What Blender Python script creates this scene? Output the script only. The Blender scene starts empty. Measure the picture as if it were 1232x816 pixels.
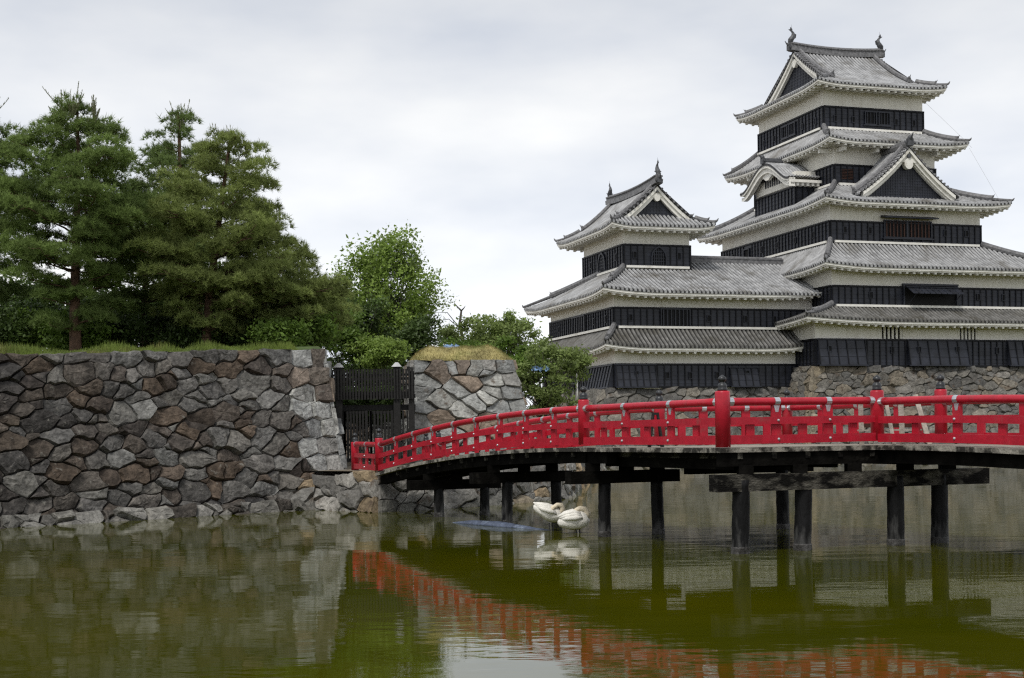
import bpy, math, random
import numpy as np
from mathutils import Vector, Matrix
R = math.radians
S = bpy.context.scene
COL = S.collection

# ------------------------------------------------------------------ camera, world, sun, exposure
cam = bpy.data.cameras.new('camera'); camo = bpy.data.objects.new('camera', cam); COL.objects.link(camo)
cam.sensor_width = 36.0; cam.lens = 1692 / 1232 * 36.0; cam.clip_start = 0.1; cam.clip_end = 6000
cam.shift_y = 117 / 1232
EYE = 2.13
camo.matrix_world = Matrix.Translation((0, 0, EYE)) @ Matrix.Rotation(R(90), 4, 'X') @ Matrix.Rotation(-0.0133, 4, 'Z')
S.camera = camo
SUN_EL, SUN_AZ = 56.0, 205.0          # azimuth clockwise from +Y: behind the viewer, a little to the left
W = bpy.data.worlds.new('World'); S.world = W; W.use_nodes = True
nt = W.node_tree; N = nt.nodes; Lk = nt.links
for n in list(N): N.remove(n)
out = N.new('ShaderNodeOutputWorld'); bg = N.new('ShaderNodeBackground'); bg.inputs[1].default_value = 0.1
sky = N.new('ShaderNodeTexSky'); sky.sky_type = 'NISHITA'; sky.sun_disc = False
sky.sun_elevation = R(SUN_EL); sky.sun_rotation = R(SUN_AZ); sky.air_density = 1.0; sky.dust_density = 3.0
tc = N.new('ShaderNodeTexCoord'); mp = N.new('ShaderNodeMapping'); mp.inputs['Scale'].default_value = (1.2, 1.2, 3.2)
mp.inputs['Location'].default_value = (0.35, 0.2, 0.1)
ns = N.new('ShaderNodeTexNoise'); ns.inputs['Scale'].default_value = 2.9; ns.inputs['Detail'].default_value = 5; ns.inputs['Roughness'].default_value = 0.5
rp = N.new('ShaderNodeValToRGB')
rp.color_ramp.elements[0].position = 0.34; rp.color_ramp.elements[0].color = (0.66, 0.70, 0.775, 1)
rp.color_ramp.elements[1].position = 0.68; rp.color_ramp.elements[1].color = (0.98, 0.98, 0.97, 1)
sep = N.new('ShaderNodeSeparateXYZ'); mr = N.new('ShaderNodeMapRange')
mr.inputs[1].default_value = 0.06; mr.inputs[2].default_value = 0.34; mr.inputs[3].default_value = 1.02; mr.inputs[4].default_value = 0.68
vm = N.new('ShaderNodeVectorMath'); vm.operation = 'SCALE'
vm2 = N.new('ShaderNodeVectorMath'); vm2.operation = 'SCALE'; vm2.inputs[3].default_value = 8.6
mx = N.new('ShaderNodeMix'); mx.data_type = 'RGBA'; mx.inputs[0].default_value = 0.93
Lk.new(tc.outputs['Generated'], mp.inputs[0]); Lk.new(mp.outputs[0], ns.inputs['Vector']); Lk.new(ns.outputs[0], rp.inputs[0])
Lk.new(tc.outputs['Generated'], sep.inputs[0]); Lk.new(sep.outputs[2], mr.inputs[0])
Lk.new(rp.outputs[0], vm.inputs[0]); Lk.new(mr.outputs[0], vm.inputs[3]); Lk.new(vm.outputs[0], vm2.inputs[0])
Lk.new(sky.outputs[0], mx.inputs[6]); Lk.new(vm2.outputs[0], mx.inputs[7]); Lk.new(mx.outputs[2], bg.inputs[0]); Lk.new(bg.outputs[0], out.inputs[0])
sl = bpy.data.lights.new('sun', 'SUN'); sl.energy = 1.5; sl.angle = R(11); sl.color = (1.0, 0.96, 0.9)
so = bpy.data.objects.new('sun', sl); COL.objects.link(so)
d = Vector((math.sin(R(SUN_AZ)) * math.cos(R(SUN_EL)), math.cos(R(SUN_AZ)) * math.cos(R(SUN_EL)), math.sin(R(SUN_EL))))
so.rotation_euler = d.to_track_quat('Z', 'Y').to_euler(); so.location = d * 60
vs = S.view_settings; vs.view_transform = 'Standard'; vs.look = 'None'; vs.gamma = 1.0; vs.exposure = 0.6; vs.use_curve_mapping = False
S.cycles.max_bounces = 6; S.cycles.diffuse_bounces = 3; S.cycles.glossy_bounces = 3; S.cycles.transmission_bounces = 3
S.cycles.transparent_max_bounces = 6; S.cycles.caustics_reflective = False; S.cycles.caustics_refractive = False
S.cycles.use_denoising = False; S.cycles.filter_width = 1.25; S.cycles.use_adaptive_sampling = False

# ------------------------------------------------------------------ materials
def mat(name, col, rough=0.6, var=None, scale=3.0, bump=0.0, bscale=30.0, attr=None, metal=0.0, spec=0.4,
        stain=None, stain_scale=0.6, stretch=None, detail=5, trans=0.0, stain_lim=(0.5, 0.7), fine=0.0, fscale=16.0):
    """principled with noise between two colours, optional stains of a second noise, bump, per-stone colour attribute"""
    m = bpy.data.materials.new(name); m.use_nodes = True
    t = m.node_tree; n = t.nodes; l = t.links; p = n['Principled BSDF']
    p.inputs['Roughness'].default_value = rough; p.inputs['Metallic'].default_value = metal
    p.inputs['Specular IOR Level'].default_value = spec
    co = n.new('ShaderNodeTexCoord'); src = co.outputs['Object']
    if stretch:
        q = n.new('ShaderNodeMapping'); q.inputs['Scale'].default_value = stretch; l.new(src, q.inputs[0]); src = q.outputs[0]
    if attr:
        a = n.new('ShaderNodeAttribute'); a.attribute_name = attr; cur = a.outputs['Color']
    else:
        c = n.new('ShaderNodeRGB'); c.outputs[0].default_value = (*col, 1); cur = c.outputs[0]
    if var is not None:
        z = n.new('ShaderNodeTexNoise'); z.inputs['Scale'].default_value = scale; z.inputs['Detail'].default_value = detail
        l.new(src, z.inputs['Vector'])
        k = n.new('ShaderNodeMapRange'); k.inputs[1].default_value = 0.32; k.inputs[2].default_value = 0.68
        k.inputs[3].default_value = 1 - var; k.inputs[4].default_value = 1 + var; l.new(z.outputs[0], k.inputs[0])
        s = n.new('ShaderNodeVectorMath'); s.operation = 'SCALE'; l.new(cur, s.inputs[0]); l.new(k.outputs[0], s.inputs[3]); cur = s.outputs[0]
    if fine:
        z = n.new('ShaderNodeTexNoise'); z.inputs['Scale'].default_value = fscale; z.inputs['Detail'].default_value = 8; z.inputs['Roughness'].default_value = 0.7; l.new(src, z.inputs['Vector'])
        k = n.new('ShaderNodeMapRange'); k.inputs[1].default_value = 0.3; k.inputs[2].default_value = 0.7; k.inputs[3].default_value = 1 - fine; k.inputs[4].default_value = 1 + fine; l.new(z.outputs[0], k.inputs[0])
        s = n.new('ShaderNodeVectorMath'); s.operation = 'SCALE'; l.new(cur, s.inputs[0]); l.new(k.outputs[0], s.inputs[3]); cur = s.outputs[0]
    if stain is not None:
        z = n.new('ShaderNodeTexNoise'); z.inputs['Scale'].default_value = stain_scale; z.inputs['Detail'].default_value = 7
        z.inputs['Roughness'].default_value = 0.62; l.new(src, z.inputs['Vector'])
        k = n.new('ShaderNodeMapRange'); k.inputs[1].default_value = stain_lim[0]; k.inputs[2].default_value = stain_lim[1]
        l.new(z.outputs[0], k.inputs[0])
        x = n.new('ShaderNodeMix'); x.data_type = 'RGBA'; l.new(k.outputs[0], x.inputs[0]); l.new(cur, x.inputs[6]); x.inputs[7].default_value = (*stain, 1)
        cur = x.outputs[2]
    l.new(cur, p.inputs['Base Color'])
    if bump:
        z = n.new('ShaderNodeTexNoise'); z.inputs['Scale'].default_value = bscale; z.inputs['Detail'].default_value = 6; l.new(src, z.inputs['Vector'])
        b = n.new('ShaderNodeBump'); b.inputs['Strength'].default_value = min(1.0, bump); b.inputs['Distance'].default_value = 0.05 * max(1, bump)
        l.new(z.outputs[0], b.inputs['Height']); l.new(b.outputs[0], p.inputs['Normal'])
    if trans:
        tr = n.new('ShaderNodeBsdfTranslucent'); l.new(cur, tr.inputs[0]); ms = n.new('ShaderNodeMixShader'); ms.inputs[0].default_value = trans
        o = n['Material Output']; l.new(p.outputs[0], ms.inputs[1]); l.new(tr.outputs[0], ms.inputs[2]); l.new(ms.outputs[0], o.inputs[0])
    return m
M = {}
M['tile_cover'] = mat('tile_cover', (0.37, 0.375, 0.38), 0.5, 0.3, 1.6, 0.3, 14, stain=(0.15, 0.14, 0.12), stain_scale=0.5, stain_lim=(0.52, 0.72))
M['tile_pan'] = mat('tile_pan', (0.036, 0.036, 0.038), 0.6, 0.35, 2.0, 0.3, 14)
M['tile_old_cover'] = mat('tile_old_cover', (0.175, 0.173, 0.165), 0.6, 0.35, 2.2, 0.3, 14, stain=(0.09, 0.085, 0.07), stain_scale=0.7, stain_lim=(0.48, 0.68))
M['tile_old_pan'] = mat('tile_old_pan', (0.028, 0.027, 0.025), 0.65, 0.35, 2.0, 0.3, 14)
M['tile_ridge'] = mat('tile_ridge', (0.16, 0.16, 0.165), 0.55, 0.35, 5, 0.3, 20)
M['tile_dark'] = mat('tile_dark', (0.075, 0.078, 0.085), 0.5, 0.3, 5, 0.3, 20)
M['plaster'] = mat('plaster', (0.87, 0.85, 0.775), 0.8, 0.06, 1.2, stain=(0.64, 0.61, 0.53), stain_scale=1.2, stretch=(1.6, 1.6, 0.22), stain_lim=(0.50, 0.78), fine=.06, fscale=3)
M['trim'] = mat('trim', (0.84, 0.825, 0.765), 0.75, 0.08, 2.0, stain=(0.55, 0.52, 0.45), stain_scale=1.5, stain_lim=(0.55, 0.75))
M['black_board'] = mat('black_board', (0.017, 0.0195, 0.029), 0.5, 0.4, 2.0, spec=0.45)
M['black_batten'] = mat('black_batten', (0.006, 0.0065, 0.009), 0.55, 0.3, 3, spec=0.3)
M['black_gap'] = mat('black_gap', (0.006, 0.006, 0.007), 0.8)
M['brown_wood'] = mat('brown_wood', (0.06, 0.023, 0.013), 0.6, 0.3, 6)
M['red'] = mat('red', (0.42, 0.011, 0.028), 0.38, 0.12, 3.0, 0.04, 8, stain=(0.30, 0.045, 0.05), stain_scale=3.5, stain_lim=(0.58, 0.75), fine=.16, fscale=9)
M['dark_wood'] = mat('dark_wood', (0.006, 0.0056, 0.005), 0.9, 0.5, 4, 0.4, 18, spec=0.04, stain=(0.035, 0.033, 0.028), stain_scale=2.0, stain_lim=(0.62, 0.8))
M['pile'] = mat('pile', (0.006, 0.006, 0.0065), 0.6, 0.5, 4, 0.4, 18, stain=(0.055, 0.055, 0.055), stain_scale=2.2, stretch=(1, 1, 0.3), stain_lim=(0.64, 0.85), spec=0.2)
M['pile_foot'] = mat('pile_foot', (0.07, 0.068, 0.066), 0.6, 0.5, 7, 0.4, 18, stain=(0.02, 0.018, 0.016), stain_scale=5, stain_lim=(0.45, 0.6))
M['weathered'] = mat('weathered', (0.085, 0.08, 0.068), 0.9, 0.5, 7, 0.6, 22, stain=(0.007, 0.0065, 0.006), stain_scale=1.6, stain_lim=(0.42, 0.54), spec=.1, stretch=(1,1,2.5))
M['deck_edge'] = mat('deck_edge', (0.27, 0.255, 0.22), 0.85, 0.3, 6, 0.4, 22, stain=(0.022, 0.02, 0.016), stain_scale=2.6, stain_lim=(0.44, 0.56))
M['deck_top'] = mat('deck_top', (0.26, 0.24, 0.20), 0.85, 0.3, 5, 0.3, 20)
M['silver'] = mat('silver', (0.55, 0.57, 0.60), 0.35, 0.15, 8, metal=0.7)
M['finial'] = mat('finial', (0.045, 0.047, 0.05), 0.4, 0.3, 20, metal=0.5)
M['gate_wood'] = mat('gate_wood', (0.010, 0.0095, 0.009), 0.7, 0.4, 6, 0.2, 20)
M['stone'] = mat('stone', (0.2, 0.2, 0.2), 0.85, 0.4, 3.5, 1.0, 9.0, attr='Col', stain=(0.20, 0.19, 0.165), stain_scale=4.5, stain_lim=(0.61, 0.72), spec=0.2, fine=.5, fscale=11)
M['stone_pale'] = mat('stone_pale', (0.3, 0.3, 0.3), 0.85, 0.32, 3.0, 1.0, 9.0, attr='Col', stain=(0.10, 0.075, 0.055), stain_scale=2.2, stain_lim=(0.57, 0.70), spec=0.25, fine=.4, fscale=11)
M['gap'] = mat('gap', (0.022, 0.019, 0.016), 0.95, 0.4, 4)
M['gap_pale'] = mat('gap_pale', (0.10, 0.085, 0.065), 0.95, 0.4, 4)
M['earth'] = mat('earth', (0.17, 0.145, 0.105), 0.95, 0.3, 1.5, 0.6, 10)
M['grass_ground'] = mat('grass_ground', (0.055, 0.085, 0.022), 0.95, 0.4, 1.2, 0.6, 12, stain=(0.15, 0.11, 0.06), stain_scale=0.8, stain_lim=(0.5, 0.65))
M['grass'] = mat('grass', (0.16, 0.215, 0.04), 0.7, 0.4, 1.2, trans=0.35, stain=(0.22, 0.19, 0.07), stain_scale=.8, stain_lim=(.56, .7))
M['dry_grass'] = mat('dry_grass', (0.36, 0.31, 0.13), 0.9, 0.35, 1.6, 0.8, 25, stain=(0.19, 0.19, 0.06), stain_scale=1.1, stain_lim=(0.5, 0.66))
M['bark'] = mat('bark', (0.10, 0.058, 0.038), 0.9, 0.45, 5, 0.8, 22)
M['bark_grey'] = mat('bark_grey', (0.075, 0.065, 0.055), 0.9, 0.4, 5, 0.6, 22)
M['pine_a'] = mat('pine_a', (0.175, 0.245, 0.07), 0.65, 0.4, 0.9, trans=0.33, spec=0.2)
M['pine_b'] = mat('pine_b', (0.225, 0.275, 0.085), 0.65, 0.4, 0.9, trans=0.33, spec=0.2)
M['pine_c'] = mat('pine_c', (0.15, 0.21, 0.066), 0.65, 0.4, 0.9, trans=0.33, spec=0.2)
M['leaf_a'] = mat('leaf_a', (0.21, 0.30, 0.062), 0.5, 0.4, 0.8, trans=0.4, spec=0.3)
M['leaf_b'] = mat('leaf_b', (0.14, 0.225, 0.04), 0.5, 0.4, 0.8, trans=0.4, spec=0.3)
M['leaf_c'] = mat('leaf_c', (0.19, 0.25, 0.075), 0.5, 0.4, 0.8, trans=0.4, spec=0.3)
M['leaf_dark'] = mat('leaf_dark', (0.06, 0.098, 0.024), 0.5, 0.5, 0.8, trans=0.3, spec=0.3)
M['feather'] = mat('feather', (0.82, 0.80, 0.74), 0.8, 0.06, 9, 0.25, 26)
M['feather_neck'] = mat('feather_neck', (0.78, 0.69, 0.53), 0.8, 0.1, 14, 0.15, 30)
M['beak'] = mat('beak', (0.55, 0.20, 0.04), 0.5)
M['swan_leg'] = mat('swan_leg', (0.03, 0.03, 0.03), 0.6)
M['blue_sheet'] = mat('blue_sheet', (0.085, 0.105, 0.155), 0.45, 0.3, 5, 0.3, 14, stain=(0.25, 0.30, 0.38), stain_scale=3, stain_lim=(0.56, 0.7))
M['blue_tarp'] = mat('blue_tarp', (0.20, 0.33, 0.54), 0.5, 0.2, 4, 0.4, 8)
M['pale_timber'] = mat('pale_timber', (0.36, 0.33, 0.285), 0.8, 0.25, 8, 0.3, 25)
M['steel_pole'] = mat('steel_pole', (0.42, 0.42, 0.40), 0.5, 0.1, 5)
M['cable'] = mat('cable', (0.25, 0.25, 0.25), 0.6)

def pile_wear():
    m = M['pile']; t = m.node_tree; n = t.nodes; l = t.links; p = n['Principled BSDF']; src = p.inputs['Base Color'].links[0].from_socket
    g = n.new('ShaderNodeNewGeometry'); sx = n.new('ShaderNodeSeparateXYZ'); l.new(g.outputs['Position'], sx.inputs[0])
    q = n.new('ShaderNodeMapping'); q.inputs['Scale'].default_value = (1, 1, .25); l.new(g.outputs['Position'], q.inputs[0])
    z = n.new('ShaderNodeTexNoise'); z.inputs['Scale'].default_value = 9; z.inputs['Detail'].default_value = 7; l.new(q.outputs[0], z.inputs['Vector'])
    a = n.new('ShaderNodeMath'); a.operation = 'MULTIPLY_ADD'; a.inputs[1].default_value = 1.7; l.new(z.outputs[0], a.inputs[0])
    h = n.new('ShaderNodeMath'); h.operation = 'MULTIPLY'; h.inputs[1].default_value = -.85; l.new(sx.outputs[2], h.inputs[0]); l.new(h.outputs[0], a.inputs[2])
    k = n.new('ShaderNodeMapRange'); k.inputs[1].default_value = .52; k.inputs[2].default_value = .95; l.new(a.outputs[0], k.inputs[0])
    x = n.new('ShaderNodeMix'); x.data_type = 'RGBA'; l.new(k.outputs[0], x.inputs[0]); l.new(src, x.inputs[6]); x.inputs[7].default_value = (.075, .075, .074, 1); l.new(x.outputs[2], p.inputs['Base Color'])
pile_wear()
def water_material():
    m = bpy.data.materials.new('moat_water'); m.use_nodes = True
    t = m.node_tree; n = t.nodes; l = t.links; p = n['Principled BSDF']
    co = n.new('ShaderNodeTexCoord')
    z = n.new('ShaderNodeTexNoise'); z.inputs['Scale'].default_value = 0.16; z.inputs['Detail'].default_value = 4; l.new(co.outputs['Object'], z.inputs['Vector'])
    r = n.new('ShaderNodeValToRGB'); r.color_ramp.elements[0].position = 0.3; r.color_ramp.elements[0].color = (0.035, 0.042, 0.001, 1)
    r.color_ramp.elements[1].position = 0.7; r.color_ramp.elements[1].color = (0.066, 0.064, 0.0014, 1); l.new(z.outputs[0], r.inputs[0]); l.new(r.outputs[0], p.inputs['Base Color'])
    p.inputs['Roughness'].default_value = 0.035; p.inputs['IOR'].default_value = 1.33; p.inputs['Specular IOR Level'].default_value = 0.40
    def layer(scale, sx, sy, det):
        q = n.new('ShaderNodeMapping'); q.inputs['Scale'].default_value = (sx, sy, 1); l.new(co.outputs['Object'], q.inputs[0])
        w = n.new('ShaderNodeTexNoise'); w.inputs['Scale'].default_value = scale; w.inputs['Detail'].default_value = det; w.inputs['Roughness'].default_value = 0.5
        l.new(q.outputs[0], w.inputs['Vector']); return w.outputs[0]
    a = layer(2.6, 0.45, 1.0, 3.0); b = layer(0.35, 0.6, 1.0, 2.0)
    # ripples come in patches: calm water elsewhere
    pz = n.new('ShaderNodeTexNoise'); pz.inputs['Scale'].default_value = 0.11; pz.inputs['Detail'].default_value = 3; l.new(co.outputs['Object'], pz.inputs['Vector'])
    pm = n.new('ShaderNodeMapRange'); pm.inputs[1].default_value = 0.42; pm.inputs[2].default_value = 0.66; pm.inputs[3].default_value = 0.35; pm.inputs[4].default_value = 1.0; l.new(pz.outputs[0], pm.inputs[0])
    mu = n.new('ShaderNodeMath'); mu.operation = 'MULTIPLY'; l.new(a, mu.inputs[0]); l.new(pm.outputs[0], mu.inputs[1])
    b1 = n.new('ShaderNodeBump'); b1.inputs['Strength'].default_value = 1.0; b1.inputs['Distance'].default_value = 0.005; l.new(mu.outputs[0], b1.inputs['Height'])
    b2 = n.new('ShaderNodeBump'); b2.inputs['Strength'].default_value = 1.0; b2.inputs['Distance'].default_value = 0.012; l.new(b, b2.inputs['Height']); l.new(b1.outputs[0], b2.inputs['Normal'])
    l.new(b2.outputs[0], p.inputs['Normal'])
    return m
M['water'] = water_material()

# ------------------------------------------------------------------ mesh helpers
ORI = {}
class MB:
    def __init__(s): s.v = []; s.f = []; s.mi = []; s.c = None
    def face(s, idx, m=0): s.f.append(tuple(idx)); s.mi.append(m)
    def quad(s, a, b, c, d, m=0):
        i = len(s.v); s.v += [tuple(a), tuple(b), tuple(c), tuple(d)]; s.face((i, i + 1, i + 2, i + 3), m)
    def poly(s, pts, m=0):
        i = len(s.v); s.v += [tuple(p) for p in pts]; s.face(range(i, i + len(pts)), m)
    def hexa(s, p, m=0):                      # 8 corners: bottom ring 0-3, top ring 4-7
        i = len(s.v); s.v += [tuple(q) for q in p]
        for f in ((3, 2, 1, 0), (4, 5, 6, 7), (0, 1, 5, 4), (1, 2, 6, 5), (2, 3, 7, 6), (3, 0, 4, 7)): s.face([i + k for k in f], m)
    def box(s, x0, x1, y0, y1, z0, z1, m=0):
        s.hexa([(x0, y0, z0), (x1, y0, z0), (x1, y1, z0), (x0, y1, z0), (x0, y0, z1), (x1, y0, z1), (x1, y1, z1), (x0, y1, z1)], m)
    def bar(s, a, b, w, h, m=0, up=(0, 0, 1), b_off=0.0):     # a beam of w x h between two points
        a = Vector(a); b = Vector(b); d = (b - a).normalized(); u = Vector(up); sd = d.cross(u)
        if sd.length < 1e-4: sd = d.cross(Vector((1, 0, 0)))
        sd.normalize(); u = sd.cross(d).normalized(); p = []
        for e in (-h / 2, h / 2):
            p += [a - sd * w / 2 + u * e, b - sd * w / 2 + u * e, b + sd * w / 2 + u * e, a + sd * w / 2 + u * e]
        s.hexa([p[0], p[1], p[2], p[3], p[4], p[5], p[6], p[7]], m)
    def sweep(s, pts, w, h, m=0):             # rectangular section along a polyline, kept upright
        pts = [Vector(p) for p in pts]; n = len(pts); base = len(s.v)
        for i, p in enumerate(pts):
            d = (pts[min(i + 1, n - 1)] - pts[max(i - 1, 0)]); d.z = 0; d.normalize(); sd = Vector((d.y, -d.x, 0))
            for a, b in ((-1, -1), (1, -1), (1, 1), (-1, 1)): s.v.append(tuple(p + sd * a * w / 2 + Vector((0, 0, b * h / 2))))
        for i in range(n - 1):
            for k in range(4): s.face((base + 4 * i + k, base + 4 * i + (k + 1) % 4, base + 4 * i + 4 + (k + 1) % 4, base + 4 * i + 4 + k), m)
        s.face([base + k for k in (3, 2, 1, 0)], m); s.face([base + 4 * (n - 1) + k for k in range(4)], m)
    def tube(s, pts, rad, k=6, m=0, flat=1.0):
        pts = [Vector(p) for p in pts]; n = len(pts)
        if not hasattr(rad, '__len__'): rad = [rad] * n
        base = len(s.v); ref = None
        for i, p in enumerate(pts):
            d = (pts[min(i + 1, n - 1)] - pts[max(i - 1, 0)])
            if d.length < 1e-6: d = Vector((0, 0, 1))
            d.normalize()
            if ref is None: ref = d.cross(Vector((0, 0, 1))) if abs(d.z) < 0.95 else Vector((1, 0, 0))
            a = (ref - d * ref.dot(d)); a.normalize(); b = d.cross(a); ref = a
            for q in range(k):
                t = 2 * math.pi * q / k; s.v.append(tuple(p + a * math.cos(t) * rad[i] + b * math.sin(t) * rad[i] * flat))
        for i in range(n - 1):
            for q in range(k): s.face((base + i * k + q, base + i * k + (q + 1) % k, base + (i + 1) * k + (q + 1) % k, base + (i + 1) * k + q), m)
        s.face([base + q for q in range(k - 1, -1, -1)], m); s.face([base + (n - 1) * k + q for q in range(k)], m)
    def lathe(s, c, prof, k=14, m=0):         # prof: (radius, z)
        base = len(s.v); n = len(prof)
        for r, z in prof:
            for q in range(k):
                t = 2 * math.pi * q / k; s.v.append((c[0] + r * math.cos(t), c[1] + r * math.sin(t), c[2] + z))
        for i in range(n - 1):
            for q in range(k): s.face((base + i * k + q, base + i * k + (q + 1) % k, base + (i + 1) * k + (q + 1) % k, base + (i + 1) * k + q), m)
        s.face([base + q for q in range(k - 1, -1, -1)], m); s.face([base + (n - 1) * k + q for q in range(k)], m)
    def ball(s, c, r, k=10, m=0, sc=(1, 1, 1)):
        prof = [(max(1e-3, math.sin(math.pi * i / k)), -math.cos(math.pi * i / k)) for i in range(k + 1)]
        b = len(s.v); s.lathe((0, 0, 0), prof, k + 2, m)
        for i in range(b, len(s.v)):
            x, y, z = s.v[i]; s.v[i] = (c[0] + x * r * sc[0], c[1] + y * r * sc[1], c[2] + z * r * sc[2])
    def build(s, name, mats, parent=None, smooth=False, root=None):
        me = bpy.data.meshes.new(name)
        o3 = ORI.get(root or parent, (0, 0, 0)) if parent or root else (0, 0, 0)
        if o3 != (0, 0, 0): vv = [(x - o3[0], y - o3[1], z - o3[2]) for x, y, z in s.v]
        else: vv = s.v
        me.from_pydata(vv, [], s.f)
        for m in (mats if isinstance(mats, (list, tuple)) else [mats]): me.materials.append(M[m])
        if len(me.materials) > 1: me.polygons.foreach_set('material_index', s.mi)
        if smooth: me.polygons.foreach_set('use_smooth', [True] * len(me.polygons))
        if s.c is not None:
            a = me.color_attributes.new('Col', 'FLOAT_COLOR', 'POINT'); a.data.foreach_set('color', np.array(s.c, dtype=np.float32).ravel())
        me.update(); o = bpy.data.objects.new(name, me); COL.objects.link(o)
        if parent is not None: o.parent = parent; ORI[o] = o3
        return o
def tag(o, label=None, cat=None, group=None, kind=None):
    if label: o['label'] = label
    if cat: o['category'] = cat
    if group: o['group'] = group
    if kind: o['kind'] = kind
    return o
def empty(name, loc, label, cat, group=None, rz=0, ori=(0, 0, 0)):
    o = bpy.data.objects.new(name, None); COL.objects.link(o); o.location = loc; o.rotation_euler = (0, 0, rz); o.empty_display_size = 0.5
    ORI[o] = ori; return tag(o, label, cat, group)
def mesh_np(name, V, F, mats, parent=None, mi=None, root=None):
    """triangles from arrays"""
    me = bpy.data.meshes.new(name); V = np.asarray(V, np.float32).reshape(-1, 3); F = np.asarray(F, np.int32).reshape(-1, 3)
    o3 = ORI.get(parent, (0, 0, 0)) if parent else (0, 0, 0); V = V - np.array(o3, np.float32)
    me.vertices.add(len(V)); me.vertices.foreach_set('co', V.ravel()); me.loops.add(F.size); me.loops.foreach_set('vertex_index', F.ravel())
    me.polygons.add(len(F)); me.polygons.foreach_set('loop_start', np.arange(0, F.size, 3, dtype=np.int32))
    for m in (mats if isinstance(mats, (list, tuple)) else [mats]): me.materials.append(M[m])
    if mi is not None: me.polygons.foreach_set('material_index', np.asarray(mi, np.int32))
    me.update(calc_edges=True); me.validate()
    o = bpy.data.objects.new(name, me); COL.objects.link(o)
    if parent is not None: o.parent = parent; ORI[o] = o3
    return o

# ------------------------------------------------------------------ setting: ground, water, banks
ANG = R(17.2); UR = Vector((math.cos(ANG), math.sin(ANG), 0)); UL = Vector((-math.sin(ANG), math.cos(ANG), 0)); C3 = Vector((22.6, 99.0, 0))
def uv(u, v, z=0.0): return C3 + UR * u + UL * v + Vector((0, 0, z))
LAND = 1.15
SHORE = [(-400, 30), (-60, 15), (-22, 26), (-13.2, 36.2), (-6.4, 43.4), (-5.0, 42.2), (-3.9, 40.9), (-1.2, 43.2), (1.6, 48.1), (5.4, 90)]
kp = [uv(-17.6, -1.5), uv(-4.5, -1.5), uv(-4.5, -4.3), uv(40, -4.3), uv(60, -20)]
mb = MB()
pts = SHORE + [(p.x, p.y) for p in kp] + [(400, 60), (3000, 60), (3000, 3000), (-3000, 3000), (-3000, 30)]
mb.poly([(x, y, LAND) for x, y in pts])
tag(mb.build('ground', 'earth'), kind='structure')
mb = MB(); mb.quad((-3000, -3000, -1.3), (3000, -3000, -1.3), (3000, 3000, -1.3), (-3000, 3000, -1.3)); tag(mb.build('moat_bed', 'earth'), kind='structure')
mb = MB(); mb.quad((-420, 1.6, 0), (420, 1.6, 0), (420, 140, 0), (-420, 140, 0)); tag(mb.build('moat_water', 'water'), kind='structure')
mb = MB(); mb.box(-60, 60, -40, 1.2, -1.2, 0.5); tag(mb.build('near_bank', 'earth'), kind='structure')
# raised land behind the left wall, sloping up from the wall's top
tR = Vector((-5.95, 45.0, 5.02)); tL = Vector((-20.1, 29.9, 3.98))
DRW = Vector((tR.x - tL.x, tR.y - tL.y, 0)); NVW = Vector((-DRW.y, DRW.x, 0)).normalized(); PASS = Vector((-.236, .972, 0))
def bank_pt(t, d):
    k = max(0.0, min(1.0, t)); v = (NVW * (1 - k) + PASS * k).normalized(); g = min(1.0, d / 2.6); g = g * g * (3 - 2 * g)
    p = Vector((tL.x, tL.y, 0)) + DRW * t + v * d; return (p.x, p.y, 3.93 + 1.04 * k + .26 * g + .04 * math.sin(t * 40) * g)
mb = MB(); TT = [-2.0, -1.0, -.4] + [i / 24 for i in range(25)]; DD = [.12, .4, .8, 1.2, 1.6, 2.0, 2.6, 4, 8, 14, 30, 60]
for d_ in DD:
    for t in TT: mb.v.append(bank_pt(t, d_))
for j in range(len(DD) - 1):
    for i in range(len(TT) - 1): a = j * len(TT) + i; mb.face((a, a + 1, a + len(TT) + 1, a + len(TT)))
tag(mb.build('grass_bank', 'grass_ground', smooth=True), kind='structure')
mb = MB()
def uvbox(m, u0, u1, v0, v1, z0, z1): m.hexa([uv(u0, v0, z0), uv(u1, v0, z0), uv(u1, v1, z0), uv(u0, v1, z0), uv(u0, v0, z1), uv(u1, v0, z1), uv(u1, v1, z1), uv(u0, v1, z1)])
uvbox(mb, -16.9, -3.1, -.05, 16, 0.5, 5.22); uvbox(mb, -3.0, 34, -2.6, 26, 0.5, 6.62)
tag(mb.build('castle_terrace', 'earth'), kind='structure')

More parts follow.
